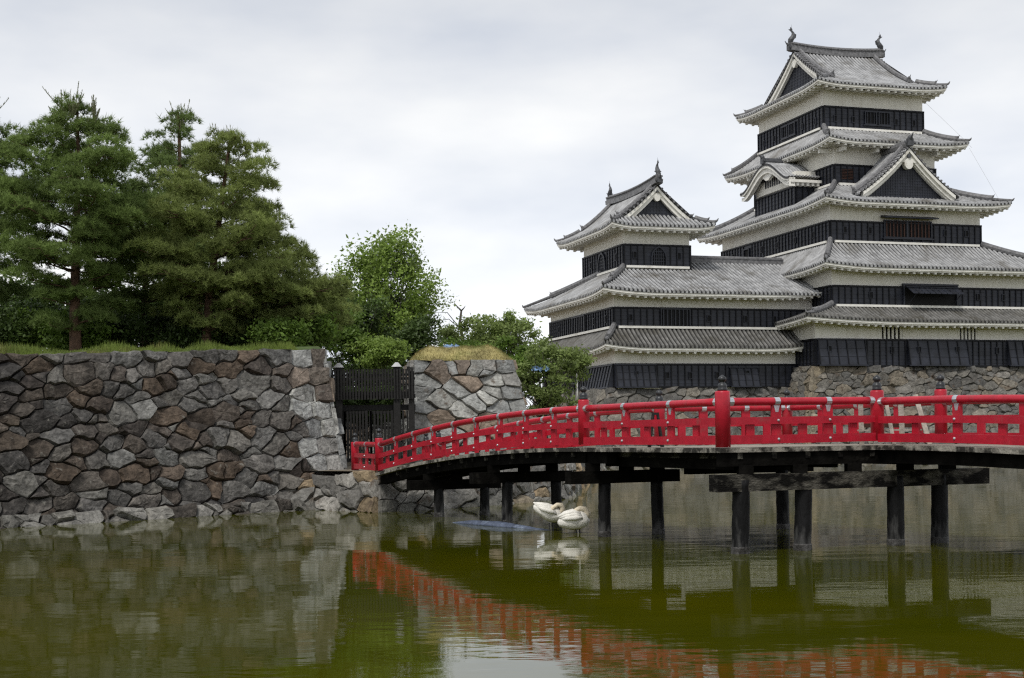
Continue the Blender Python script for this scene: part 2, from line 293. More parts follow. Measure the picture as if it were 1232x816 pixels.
# ------------------------------------------------------------------ stone walls
def clip(poly, nx, ny, c):                    # keep n.p <= c
    o = []; n = len(poly)
    for i in range(n):
        a = poly[i]; b = poly[(i + 1) % n]; da = nx * a[0] + ny * a[1] - c; db = nx * b[0] + ny * b[1] - c
        if da <= 0: o.append(a)
        if (da < 0 < db) or (db < 0 < da):
            t = da / (da - db); o.append((a[0] + (b[0] - a[0]) * t, a[1] + (b[1] - a[1]) * t))
    return o
def stones(mbx, P, L, Hh, w, h, seed, colfun, extra=(), keep_out=None, bulge=0.09, gap=0.02, relax=1, warp=0.05, vary=0.78, chink=.18):
    """fills the patch P(s,t) of L x Hh metres with fitted irregular stones, each a faceted block of its own colour"""
    rnd = random.Random(seed); ay = w / h
    pts = []; small = set()
    n = int(L * Hh / (w * h))
    rows = max(1, round(Hh / h)); 
    for r in range(rows):
        x = -rnd.random() * w
        while x < L + .3 * w:
            k = rnd.choice((0.45, 0.6, 0.8, 1, 1, 1.2, 1.6, 2.1)); x += w * k * .5
            p = (x + rnd.uniform(-.12, .12) * w, ((r + .5) + rnd.uniform(-.5, .5)) * Hh / rows); x += w * k * .5
            if not keep_out or not keep_out(*p): pts.append(p)
    for _ in range(int(len(pts) * chink)):
        p = (rnd.uniform(0, L), rnd.uniform(0, Hh))
        if not keep_out or not keep_out(*p): pts.append(p); small.add(p)
    pts = [p for p in pts if -.2 * w < p[0] < L + .2 * w] + list(extra)
    nex = len(extra); WT = [0.0 if p in small else (rnd.random() ** .8 * vary * w) ** 2 for p in pts[:len(pts) - nex]] + [(.3 * w) ** 2] * nex
    def cells():
        A = np.array(pts) * [1, ay]; res = []; Wt = WT
        for i, (x, y) in enumerate(A):
            dd = ((A - (x, y)) ** 2).sum(1); order = np.argsort(dd)[1:26]
            poly = [(0, 0), (L, 0), (L, Hh * ay), (0, Hh * ay)]
            for j in order:
                qx, qy = A[j]; nx, ny = qx - x, qy - y
                poly = clip(poly, nx, ny, nx * (x + qx) / 2 + ny * (y + qy) / 2 + (Wt[i] - Wt[j]) / 2)
                if len(poly) < 3: break
            res.append([(a, b / ay) for a, b in poly] if len(poly) > 2 else None)
        return res
    for _ in range(relax):
        C = cells()
        for i in range(len(pts) - nex):
            if C[i]:
                cx = sum(p[0] for p in C[i]) / len(C[i]); cy = sum(p[1] for p in C[i]) / len(C[i])
                pts[i] = (pts[i][0] * .6 + cx * .4, pts[i][1] * .6 + cy * .4)
    C = cells(); f1, f2, f3 = rnd.uniform(0, 6), rnd.uniform(0, 6), rnd.uniform(0, 6); q = 2.6 / w
    def wp(a, b, k):
        e = min(1, min(a, L - a, b, Hh - b) / (0.2 * h) if min(a, L - a, b, Hh - b) > 0 else 0)
        return (a + k * e * warp * (math.sin(q * b * 2.1 + f1) + .6 * math.sin(q * 3.7 * (a + b) + f2)), b + k * e * warp * .7 * (math.sin(q * a * 1.9 + f3) + .6 * math.sin(q * 3.3 * (a - b) + f1)))
    if mbx.c is None: mbx.c = []
    for i, poly in enumerate(C):
        if not poly: continue
        ex = i >= len(pts) - nex; k = .25 if ex else 1.0
        cx = sum(p[0] for p in poly) / len(poly); cy = sum(p[1] for p in poly) / len(poly)
        ring = []
        for j in range(len(poly)):
            a = poly[j]; b = poly[(j + 1) % len(poly)]; ln = math.hypot(b[0] - a[0], b[1] - a[1]); m = max(1, min(4, int(ln / (0.22 * w)) ))
            for t in range(m): ring.append(wp(a[0] + (b[0] - a[0]) * t / m, a[1] + (b[1] - a[1]) * t / m, k))
        cx = sum(p[0] for p in ring) / len(ring); cy = sum(p[1] for p in ring) / len(ring)
        mr = sum(math.hypot(p[0] - cx, p[1] - cy) for p in ring) / len(ring)
        if mr < .03: continue
        tx, ty = rnd.uniform(-.28, .28), rnd.uniform(-.28, .28); bl = bulge * rnd.uniform(.5, 1.35) * (0.45 if ex else 1); lift = rnd.uniform(-.05, .05) * (w / .9)
        col = colfun(cx, cy, rnd, ex); base = len(mbx.v); nr = len(ring)
        rg = gap * rnd.uniform(.6, 2.0)
        for inset, dep, jit in ((rg * .3, -.14, 0), (rg, -.02, .015), (rg + .09 * mr, bl * .8, .05), (rg + .5 * mr, bl, .13)):
            sc = max(.05, 1 - inset / mr)
            for (a, b) in ring:
                rad = mr / max(.02, math.hypot(a - cx, b - cy)); s1 = 1 - (1 - sc) * (.55 + .45 * rad) if inset < .3 * mr else sc
                aa = cx + (a - cx) * s1 + rnd.uniform(-jit, jit) * mr; bb = cy + (b - cy) * s1 + rnd.uniform(-jit, jit) * mr
                dd = dep + (lift if dep > -.1 else 0) + ((tx * (aa - cx) + ty * (bb - cy)) if dep > 0 else 0) + rnd.uniform(-jit, jit) * .35 * mr
                mbx.v.append(tuple(P(aa, bb, dd))); mbx.c.append((*col, 1))
        mbx.v.append(tuple(P(cx, cy, bl * 1.02 + lift))); mbx.c.append((*col, 1))
        for l in range(3):
            for j in range(nr):
                mbx.face((base + l * nr + j, base + l * nr + (j + 1) % nr, base + (l + 1) * nr + (j + 1) % nr, base + (l + 1) * nr + j))
        for j in range(nr): mbx.face((base + 3 * nr + j, base + 3 * nr + (j + 1) % nr, base + 4 * nr))
    b0 = len(mbx.v); nS, nT = 8, 6                # the packed earth seen in the joints
    for t in range(nT + 1):
        for s in range(nS + 1): mbx.v.append(tuple(P(L * s / nS, Hh * t / nT, -.09))); mbx.c.append((.03, .027, .022, 1))
    for t in range(nT):
        for s in range(nS): mbx.face((b0 + t * (nS + 1) + s, b0 + t * (nS + 1) + s + 1, b0 + (t + 1) * (nS + 1) + s + 1, b0 + (t + 1) * (nS + 1) + s), 1)
def patch(b0, b1, t0, t1, curve=0.0):
    b0, b1, t0, t1 = map(Vector, (b0, b1, t0, t1)); L = ((b1 - b0).length + (t1 - t0).length) / 2; Hh = ((t0 - b0).length + (t1 - b1).length) / 2
    nrm = (b1 - b0).cross(t0 - b0).normalized()
    def P(s, t, d):
        a = s / L; b = t / Hh
        return b0 * (1 - a) * (1 - b) + b1 * a * (1 - b) + t0 * (1 - a) * b + t1 * a * b + nrm * (d - curve * math.sin(math.pi * b))
    return P, L, Hh
def mixc(a, b, t): return tuple(x + (y - x) * t for x, y in zip(a, b))
DARK = [(.042, .036, .032), (.054, .045, .037), (.036, .032, .030), (.070, .054, .040), (.062, .058, .055), (.052, .039, .029), (.032, .028, .026)]
PALE = [(.26, .265, .255), (.21, .215, .21), (.30, .30, .28), (.20, .16, .125), (.25, .245, .23), (.17, .14, .115)]
TAN = [(.150, .142, .126), (.118, .113, .103), (.165, .152, .128), (.105, .102, .096), (.17, .162, .146), (.13, .127, .119), (.18, .158, .125), (.14, .134, .12)]
def jc(c, r, k=.18):
    g = r.uniform(1 - k, 1 + k); return tuple(x * g for x in c)
def left_col(s, t, r, ex):
    f = max(0.0, min(1.0, (s - 6.5) / 7.5))
    if ex: return jc(r.choice(PALE[:6] + [(.30, .305, .29), (.15, .13, .11), (.12, .10, .085)]), r)
    c = r.choice(DARK); p = r.choice([(.14, .137, .128), (.105, .08, .06), (.19, .19, .18), (.10, .085, .072), (.16, .155, .145)])
    c = mixc(c, p, f * f * r.uniform(.3, 1.0))
    if r.random() < .10: c = mixc(c, (.13, .127, .115), .7)
    if t < .35: c = mixc(c, (.11, .106, .095), r.random() * .5)
    return jc(c, r)
# left wall, 16 m of it (the first metres lie outside the frame)
bL = Vector((-19.2, 28.7, 0)); bR = Vector((-5.05, 43.9, 0)); 
tR = Vector((-5.95, 45.0, 5.02)); tL = Vector((-20.1, 29.9, 3.98))
P, L, Hh = patch((bL.x, bL.y, -.5), (bR.x + .08, bR.y - .12, -.5), tL, tR, 0.08)
ex = []
t = .25; k = 0
while t < Hh + .2:
    if t > 1.2:
        lens = (.55, .7) if k % 2 else (.95, .6); x = L
        for w_ in lens: ex.append((x - w_ / 2, t)); x -= w_
    t += .52; k += 1
mb = MB()
stones(mb, P, L, Hh, .66, .40, 5, left_col, ex, lambda s, t: s > L - (1.45 if t > 1.0 else .2), bulge=.10, gap=.012, warp=.04)
toe = [(.15, .145, .13), (.11, .105, .095), (.18, .175, .16), (.07, .062, .054)]
oN = Vector((.73, -.683, 0))
Pt, Lt, Ht = patch(Vector((bL.x, bL.y, -.35)) + oN * .55, Vector((bR.x - .9, bR.y - .9, -.35)) + oN * .55, Vector((bL.x, bL.y, .30)) + oN * .10, Vector((bR.x - .9, bR.y - .9, .30)) + oN * .10)
stones(mb, Pt, Lt, Ht, .62, .42, 8, lambda s, t, r, e: jc(r.choice(toe), r), bulge=.13, gap=.02, warp=.04)
# the side that turns into the gate passage
P2, L2, H2 = patch((bR.x + .10, bR.y - .1, -.3), (-9.0, 60, -.3), (tR.x + .02, tR.y, 5.0), (-9.6, 60, 4.9))
stones(mb, P2, L2, H2, 1.0, .55, 6, lambda s, t, r, e: jc(r.choice(PALE), r), bulge=.06)
# flat cap stones hide the wall top
mb.c += []
w = mb.build('stone_wall', ['stone', 'gap'], smooth=False)
tag(w, 'long dark brown dry stone moat wall with pale squared corner blocks, under the pines', 'wall')

def gate_col(s, t, r, ex): return jc(r.choice(PALE), r)
# the stone pier beside the gate: a battered block with four faces
def gpt(px, z): return Vector(px + (z,))
F0, F1 = (-3.55, 50.6), (1.12, 51.4); T0, T1 = (-3.58, 51.5), (0.08, 52.3)
B0, B1 = (-4.3, 56.5), (0.5, 57.0); TB0, TB1 = (-4.2, 55.8), (-.2, 56.2)
mb = MB(); zb, zt = 0.9, 4.98
ex = []
P, L, Hh = patch(gpt(F0, zb), gpt(F1, zb), gpt(T0, zt), gpt(T1, zt))
for k in range(8):
    t = .28 + k * .53
    for j, w_ in enumerate(((.9, .5) if k % 2 else (.55, .85))): ex.append((L - w_ / 2 - (0 if j == 0 else (.9 if k % 2 else .55)), t))
    ex.append(((.35 if k % 2 else .5), t))
stones(mb, P, L, Hh, .78, .50, 12, gate_col, ex, lambda s, t: s > L - 1.2 or s < .7, bulge=.09, gap=.008, warp=.05)
for a, b, c, d_, sd in ((F1, B1, T1, TB1, 13), (B1, B0, TB1, TB0, 14), (B0, F0, TB0, T0, 15)):
    P, L, Hh = patch(gpt(a, zb), gpt(b, zb), gpt(c, zt), gpt(d_, zt)); stones(mb, P, L, Hh, .8, .58, sd, gate_col, bulge=.07, gap=.008, warp=.04)
pier = mb.build('stone_wall', ['stone_pale', 'gap'])
tag(pier, 'square grey stone gate pier topped with a mound of dry yellow grass', 'wall')
# grass cap of the pier
rnd = random.Random(3); V = []; F = []; nx, ny = 40, 30
def capz(a, b): 
    e = min(1, min(a, 1 - a) / .22) ; g = min(1, min(b, 1 - b) / .3)
    return 4.93 + .58 * (math.sin(e * math.pi / 2) ** .8) * (math.sin(g * math.pi / 2)) + .025 * math.sin(9 * a + 4 * b) + .02 * math.sin(23 * a - 11 * b)
def cap_xy(a, b):
    p = (1 - a) * (1 - b) * np.array(T0) + a * (1 - b) * np.array(T1) + (1 - a) * b * np.array(TB0) + a * b * np.array(TB1); return p
for j in range(ny + 1):
    for i in range(nx + 1):
        p = cap_xy(i / nx, j / ny); V.append((p[0], p[1], capz(i / nx, j / ny)))
for j in range(ny):
    for i in range(nx):
        q = j * (nx + 1) + i; F += [(q, q + 1, q + nx + 2), (q, q + nx + 2, q + nx + 1)]
for k in range(7000):
    a, b = rnd.random(), rnd.random() ** 1.6; p = cap_xy(a, b); z = capz(a, b); h = rnd.uniform(.04, .12); t = rnd.uniform(0, 6.28); i = len(V); ln = rnd.uniform(-.06, .06)
    V += [(p[0] - .008 * math.cos(t), p[1] - .008 * math.sin(t), z - .01), (p[0] + .008 * math.cos(t), p[1] + .008 * math.sin(t), z - .01), (p[0] + ln, p[1] + rnd.uniform(-.06, .03), z + h)]; F.append((i, i + 1, i + 2))
mesh_np('grass_cap', V, F, 'dry_grass', pier)

# low embankment at the water's edge below the gate
mb = MB()
def bank_col(s, t, r, ex):
    c = r.choice([(.20, .195, .18), (.16, .155, .14), (.25, .24, .22), (.22, .17, .11), (.14, .135, .125)])
    return jc(c if t > .35 else mixc(c, (.10, .10, .085), .5), r)
prev = [(-7.4, 41.6, -.3), (-5.9, 42.0, -.3), (-3.85, 40.1, -.3), (-1.1, 42.7, -.3), (1.85, 47.4, -.3)]
top = [(-7.6, 42.3, .30), (-6.0, 43.0, .95), (-3.9, 40.75, 1.18), (-1.25, 43.2, 1.2), (1.55, 48.0, 1.2)]
for i in range(4):
    P, L, Hh = patch(prev[i], prev[i + 1], top[i], top[i + 1]); stones(mb, P, L, Hh, .78, .46, 30 + i, bank_col, bulge=.12, gap=.010, warp=.05)
P, L, Hh = patch(prev[4], (5.9, 88, -.3), top[4], (5.2, 88.3, 1.25)); stones(mb, P, L, Hh, 1.0, .5, 36, bank_col, bulge=.1, gap=.010)
tag(mb.build('stone_wall', ['stone_pale', 'gap']), 'low rough stone embankment at the waterline below the gate and bridge end', 'wall')

# castle bases
def tan_col(s, t, r, ex):
    c = jc(r.choice(TAN), r)
    return mixc(c, (.25, .205, .135), .5) if ex else c
def uvpatch(a, b, c, d): return patch(uv(*a), uv(*b), uv(*c), uv(*d), .15)
mb = MB()
P, L, Hh = uvpatch((-5.9, -6.1, -.4), (31, -6.1, -.4), (-3.1, -2.75, 6.64), (31, -2.75, 6.64))
ex = [(.35 if k % 2 else .55, .3 + k * .55) for k in range(14)]
stones(mb, P, L, Hh, .78, .50, 41, tan_col, ex, lambda s, t: s < .7, bulge=.09, gap=.008, warp=.05)
P, L, Hh = uvpatch((-5.9, 6, -.4), (-5.9, -6.1, -.4), (-3.1, 6, 6.64), (-3.1, -2.75, 6.64))
stones(mb, P, L, Hh, .78, .50, 42, tan_col, [(L - (.35 if k % 2 else .55), .3 + k * .55) for k in range(14)], lambda s, t: s > L - .7, bulge=.09, gap=.008)
tag(mb.build('stone_wall', ['stone_pale', 'gap_pale']), 'sloping tan and grey stone base under the tall keep', 'wall')
mb = MB()
P, L, Hh = uvpatch((-19.2, -2.9, -.4), (-4, -2.9, -.4), (-16.95, -.2, 5.27), (-3, -.2, 5.27)); stones(mb, P, L, Hh, .95, .58, 43, tan_col, bulge=.09, gap=.008, warp=.05)
P, L, Hh = uvpatch((-19.2, 16, -.4), (-19.2, -2.9, -.4), (-16.95, 15, 5.27), (-16.95, -.2, 5.27)); stones(mb, P, L, Hh, .95, .58, 44, tan_col, bulge=.09, gap=.008, warp=.05)
tag(mb.build('stone_wall', ['stone_pale', 'gap_pale']), 'lower tan stone base under the smaller turret, set back from the keep base', 'wall')

# ------------------------------------------------------------------ castle builders (local u to the right along the front, v to the back, z above water)
class Face:
    """F front (towards -v), L left (towards -u), B back, R right; x runs along the wall, o stands out of it"""
    def __init__(s, k, plane): s.k = k; s.p = plane
    def pt(s, x, z, o=0.0):
        return {'F': (x, s.p - o, z), 'B': (x, s.p + o, z), 'L': (s.p - o, x, z), 'R': (s.p + o, x, z)}[s.k]
    def box(s, mb, x0, x1, z0, z1, o0, o1, m=0):
        mb.hexa([s.pt(x0, z0, o1), s.pt(x1, z0, o1), s.pt(x1, z0, o0), s.pt(x0, z0, o0), s.pt(x0, z1, o1), s.pt(x1, z1, o1), s.pt(x1, z1, o0), s.pt(x0, z1, o0)], m)
    def slab(s, mb, pts, o0, o1, m=0):        # a prism whose outline is given as (x, z)
        n = len(pts); i = len(mb.v); mb.v += [s.pt(x, z, o1) for x, z in pts] + [s.pt(x, z, o0) for x, z in pts]
        mb.face(range(i, i + n), m); mb.face(range(i + 2 * n - 1, i + n - 1, -1), m)
        for k in range(n): mb.face((i + k, i + n + k, i + n + (k + 1) % n, i + (k + 1) % n), m)
def faces_of(r): u0, u1, v0, v1 = r; return [(Face('F', v0), u0, u1), (Face('L', u0), v0, v1), (Face('B', v1), u0, u1), (Face('R', u1), v0, v1)]
def prof(t, c=.32): return (1 - c) * t + c * t * t
def upfun(L, U): 
    return lambda x: U * max(0.0, (abs(x - L / 2) / (L / 2) - .5) / .5) ** 2.2
SIDES = {'F': lambda r: ((r[0], r[2]), (1, 0), (0, 1), r[1] - r[0]), 'R': lambda r: ((r[1], r[2]), (0, 1), (-1, 0), r[3] - r[2]),
         'B': lambda r: ((r[1], r[3]), (-1, 0), (0, -1), r[1] - r[0]), 'L': lambda r: ((r[0], r[3]), (0, -1), (1, 0), r[3] - r[2])}
def at_side(fr, x, y): O, ex, ey, L = fr; return (O[0] + ex[0] * x + ey[0] * y, O[1] + ex[1] * x + ey[1] * y)
def slope(mb, fr, yend, zf, up, Rr, pitch=.31, n=7, drop=.13, x0=None, x1=None, h=.11):
    """a roof side with its rows of round cover tiles running down to the eave"""
    L = fr[3]; x0 = 0 if x0 is None else x0; x1 = L if x1 is None else x1
    nt_ = max(2, round((x1 - x0) / pitch)); p = (x1 - x0) / nt_; cols = []
    for k in range(nt_):
        c = x0 + (k + .5) * p; r = .27 * p
        cols += [(c - .5 * p, 0, 1), (c - r, 0, 0), (c - .6 * r, h * .8, 0), (c + .6 * r, h * .8, 0), (c + r, 0, 1)]
    cols.append((x1, 0, 1)); base = len(mb.v); w = n + 2
    for x, hh, _ in cols:
        ye = max(0.0, yend(x))
        for j in range(-1, n + 1):
            y = ye * max(0, j) / n; z = zf(y) + up(x) * (1 - min(1, y / Rr)) ** 2 + hh
            if j < 0: z -= drop + hh
            q = at_side(fr, x, y); mb.v.append((q[0], q[1], z))
    for c in range(len(cols) - 1):
        for j in range(w - 1): mb.face((base + c * w + j, base + (c + 1) * w + j, base + (c + 1) * w + j + 1, base + c * w + j + 1), cols[c][2])
def eaves(rect, wall, ze, U, root, parent, sides='FLBR', thick=.34, spacing=.56):
    """white plastered eave boards, soffit and rafter ends under a roof edge"""
    fb = MB(); rb = MB()
    for k in sides:
        fr = SIDES[k](rect); L = fr[3]; up = upfun(L, U); ov = {'F': wall[2] - rect[2], 'B': rect[3] - wall[3], 'L': wall[0] - rect[0], 'R': rect[1] - wall[1]}[k]
        n = 28
        for i in range(n):
            xa, xb = L * i / n, L * (i + 1) / n
            def pp(x, y, dz): 
                xx = min(max(x, y), L - y); q = at_side(fr, xx, y); return (q[0], q[1], ze + up(xx) - .13 + dz)
            za, th = 0.0, thick
            fb.quad(pp(xa, .05, -.001), pp(xb, .05, -.001), pp(xb, .05, -.15), pp(xa, .05, -.15))
            fb.quad(pp(xa, .05, -.15), pp(xb, .05, -.15), pp(xb, .12, -.15), pp(xa, .12, -.15))
            fb.quad(pp(xa, .12, -.15), pp(xb, .12, -.15), pp(xb, .12, -.24), pp(xa, .12, -.24))
            def sof(x):
                xx = min(max(x, ov), L - ov); q = at_side(fr, xx, ov); return (q[0], q[1], ze - .05 + .12 * ov)
            fb.quad(pp(xa, .12, -.24), pp(xb, .12, -.24), sof(xb), sof(xa))
        m = int(L / spacing)
        for i in range(m):
            x = (i + .5) * L / m; y1 = min(ov, x - .02, L - x - .02) if min(x, L - x) < ov else ov
            z0 = ze + up(x) - .37; q0 = at_side(fr, x, .16); yy = max(.4, y1); q1 = at_side(fr, x, yy)
            if yy > min(x, L - x) + .4: continue
            rb.bar((q0[0], q0[1], z0 - .05), (q1[0], q1[1], z0 - .05 + .10 * yy + .02), .17, .15)
    f = fb.build('eave_board', 'trim', parent, root=root)
    rb.build('rafters', 'trim', f, root=root)
def hip_pts(rect, top, ze, zt, c, U, corner, n=10, t1=1.0):
    cu = rect[0] if 'L' in corner else rect[1]; cv = rect[2] if 'F' in corner else rect[3]
    tu = top[0] if 'L' in corner else top[1]; tv = top[2] if 'F' in corner else top[3]
    return [(cu + (tu - cu) * t, cv + (tv - cv) * t, ze + (zt - ze) * prof(t, c) + U * max(0, 1 - t * 1.15) ** 2 + .12) for t in [t1 * i / n for i in range(n + 1)]]
def ridge_end(mb, p, dirv, s=1.0):
    s *= .82
    """an upright demon-tile block with a horn, closing a ridge"""
    d = Vector((dirv[0], dirv[1], 0)).normalized(); p = Vector(p)
    mb.bar(p - d * .10 * s, p + d * .14 * s, .46 * s, .50 * s)
    mb.ball(p + Vector((0, 0, .30 * s)) + d * .05, .19 * s, 6)
    mb.tube([p + Vector((0, 0, .2 * s)), p + d * .25 * s + Vector((0, 0, .36 * s)), p + d * .42 * s + Vector((0, 0, .6 * s))], [.09 * s, .07 * s, .03 * s], 5)
    sd = d.cross(Vector((0, 0, 1)))
    for q in (-1, 1): mb.tube([p + sd * q * .16 * s + Vector((0, 0, .0)), p + sd * q * .36 * s + Vector((0, 0, -.05 * s)), p + sd * q * .40 * s + Vector((0, 0, .12 * s))], [.08 * s, .07 * s, .03 * s], 5)
def hip_ridges(rect, top, ze, zt, c, U, root, parent, corners=('FL', 'FR', 'BL', 'BR'), r=.15, t1=1.0):
    for k in corners:
        pts = hip_pts(rect, top, ze, zt, c, U, k, 12, t1); mb = MB()
        n0 = 3
        mb.tube([pts[i] for i in range(0, n0 + 1)], [.10, .11, .12, .12], 7); mb.tube([Vector(p) + Vector((0, 0, .06)) for p in pts[n0:]], r + .03, 8, flat=1.25)
        d0 = Vector(pts[0]) - Vector(pts[2])
        ridge_end(mb, Vector(pts[n0]) + Vector((0, 0, .10)), d0, .52)
        mb.tube([pts[0], Vector(pts[0]) + d0.normalized() * .10 + Vector((0, 0, .07)), Vector(pts[0]) + d0.normalized() * .18 + Vector((0, 0, .19))], [.10, .07, .02], 5)
        mb.build('hip_ridge', 'tile_ridge', parent, root=root)
def skirt(name, rect, ze, top, zt, wall, root, U=.38, c=.32, sides='FLBR', corners=('FL', 'FR', 'BL', 'BR'), mats=('tile_cover', 'tile_pan'), pitch=.31, esides=None):
    """a pent roof running round a storey"""
    mb = MB()
    for k in sides:
        fr = SIDES[k](rect); L = fr[3]
        if k in 'FB': Rr = (top[2] - rect[2]) if k == 'F' else (rect[3] - top[3]); a, b = (top[0] - rect[0], rect[1] - top[1]) if k == 'F' else (rect[1] - top[1], top[0] - rect[0])
        else: Rr = (rect[1] - top[1]) if k == 'R' else (top[0] - rect[0]); a, b = (top[2] - rect[2], rect[3] - top[3]) if k == 'R' else (rect[3] - top[3], top[2] - rect[2])
        slope(mb, fr, lambda x, L=L, a=a, b=b, Rr=Rr: Rr * min(1, x / max(a, 1e-4), (L - x) / max(b, 1e-4)), lambda y, Rr=Rr: ze + (zt - ze) * prof(y / Rr, c), upfun(L, U), Rr, pitch)
        f = {'F': Face('F', top[2]), 'B': Face('B', top[3]), 'L': Face('L', top[0]), 'R': Face('R', top[1])}[k]
        lo, hi = (top[0], top[1]) if k in 'FB' else (top[2], top[3])
    o = mb.build(name, list(mats), root, root=root)
    fl = MB()
    for k in sides:
        f = {'F': Face('F', top[2]), 'B': Face('B', top[3]), 'L': Face('L', top[0]), 'R': Face('R', top[1])}[k]; lo, hi = (top[0], top[1]) if k in 'FB' else (top[2], top[3])
        f.box(fl, lo + .25, hi - .25, zt - .06, zt + .10, 0.0, .26)
    fl.build('flashing', 'trim', o, root=root)
    eaves(rect, wall, ze, U, root, o, esides or sides)
    hip_ridges(rect, top, ze, zt, c, U, root, o, corners)
    return o
def plaster(rect, z0, z1, root):
    mb = MB(); mb.box(rect[0], rect[1], rect[2], rect[3], z0, z1); return mb.build('plaster_wall', 'plaster', root, root=root)
def boards(rect, z0, z1, root, faces='FLBR', skip={}, pitch=.50, out=.06):
    """black weatherboard band with battens, rails and lap lines"""
    mb = MB()
    for f, x0, x1 in faces_of(rect):
        if f.k not in faces: continue
        nb = max(1, round((z1 - z0) / .28)); e = out if f.k in 'FB' else 0
        for i in range(nb):                                   # lapped boards, each leaning out at its foot
            za, zb = z0 + (z1 - z0) * i / nb, z0 + (z1 - z0) * (i + 1) / nb
            p = [f.pt(x0 - e, za, out + .02), f.pt(x1 + e, za, out + .02), f.pt(x1 + e, za, 0), f.pt(x0 - e, za, 0), f.pt(x0 - e, zb, out), f.pt(x1 + e, zb, out), f.pt(x1 + e, zb, 0), f.pt(x0 - e, zb, 0)]
            mb.hexa(p)
        n = max(2, round((x1 - x0) / pitch))
        for i in range(n + 1):
            x = x0 + (x1 - x0) * i / n
            if any(a < x < b for a, b in skip.get(f.k, ())): continue
            f.box(mb, x - .035, x + .035, z0 + .05, z1 - .05, out + .004, out + .075, 1)
        f.box(mb, x0 - e, x1 + e, z1 - .08, z1 + .03, out + .003, out + .10, 1); f.box(mb, x0 - e, x1 + e, z0 - .01, z0 + .10, out + .003, out + .10, 1)
    return mb.build('weatherboard', ['black_board', 'black_batten'], root, root=root)
def loophole(f, x, z, root, parent, tall=True, out=.06):
    mb = MB(); w, h = (.11, .20) if tall else (.13, .13)
    for a, b, c_, d_ in ((-w - .04, -w, -h - .04, h + .04), (w, w + .04, -h - .04, h + .04), (-w, w, h, h + .04), (-w, w, -h - .04, -h)): f.box(mb, x + a, x + b, z + c_, z + d_, out + .03, out + .085)
    f.box(mb, x - w, x + w, z - h, z + h, out + .025, out + .034, 1)
    mb.build('loophole', ['black_board', 'black_gap'], parent, root=root)
def opening(f, x0, x1, z0, z1, root, parent, bars=5, out=.06, bar_mat='black_board', shelf=True, bw=.05):
    """dark opening behind upright bars in a frame with a ledge"""
    mb = MB(); f.box(mb, x0, x1, z0, z1, out + .02, out + .03, 1)
    w = mb.build('window', ['black_board', 'black_gap'], parent, root=root)
    fr = MB()
    for a, b, c_, d_ in ((x0 - .08, x0, z0 - .08, z1 + .08), (x1, x1 + .08, z0 - .08, z1 + .08), (x0, x1, z1, z1 + .08), (x0, x1, z0 - .08, z0)): f.box(fr, a, b, c_, d_, out + .03, out + .14)
    if shelf:
        f.box(fr, x0 - .2, x1 + .2, z0 - .17, z0 - .10, out + .03, out + .22)
        for i in range(6): xx = x0 - .1 + (x1 - x0 + .2) * i / 5; f.box(fr, xx - .03, xx + .03, z0 - .28, z0 - .171, out + .05, out + .15)
    fr.build('frame', 'black_board', w, root=root)
    lb = MB()
    for i in range(bars): xx = x0 + (x1 - x0) * (i + .5) / bars; f.box(lb, xx - bw / 2, xx + bw / 2, z0, z1, out + .04, out + .10)
    if bars: lb.build('lattice', bar_mat, w, root=root)
    return w
def chute(f, x0, x1, z0, z1, base_out, root, parent, skew=.26, bars=6, out=.07):
    """stone-drop bay: a boarded panel leaning out at its foot"""
    mb = MB(); a, b = out + .06, out + base_out
    def P(x, z, o): return f.pt(x, z, o)
    mb.hexa([P(x0, z0, b), P(x1, z0, b), P(x1, z0, 0), P(x0, z0, 0), P(x0, z1, a), P(x1, z1, a), P(x1, z1, 0), P(x0, z1, 0)])
    for i in range(bars + 1):
        x = x0 + .04 + (x1 - x0 - .08) * i / bars
        mb.hexa([P(x - .035, z0, b + .06), P(x + .035, z0, b + .06), P(x + .035, z0, b + .002), P(x - .035, z0, b + .002), P(x - .035, z1, a + .06), P(x + .035, z1, a + .06), P(x + .035, z1, a + .002), P(x - .035, z1, a + .002)], 1)
    for t in (.33, .66):
        zz = z0 + (z1 - z0) * t; oo = b + (a - b) * t
        mb.hexa([P(x0, zz, oo + .03), P(x1, zz, oo + .03), P(x1, zz, oo), P(x0, zz, oo), P(x0, zz + .03, oo + .02), P(x1, zz + .03, oo + .02), P(x1, zz + .03, oo - .02), P(x0, zz + .03, oo - .02)])
    f.box(mb, x0 - .05, x1 + .05, z1, z1 + .09, out + .03, out + .14)
    f.box(mb, x0 - .03, x1 + .03, z0 - .08, z0 + .02, out + base_out - .10, out + base_out + .05)
    return mb.build('stone_drop_bay', ['black_board', 'black_batten'], parent, root=root)
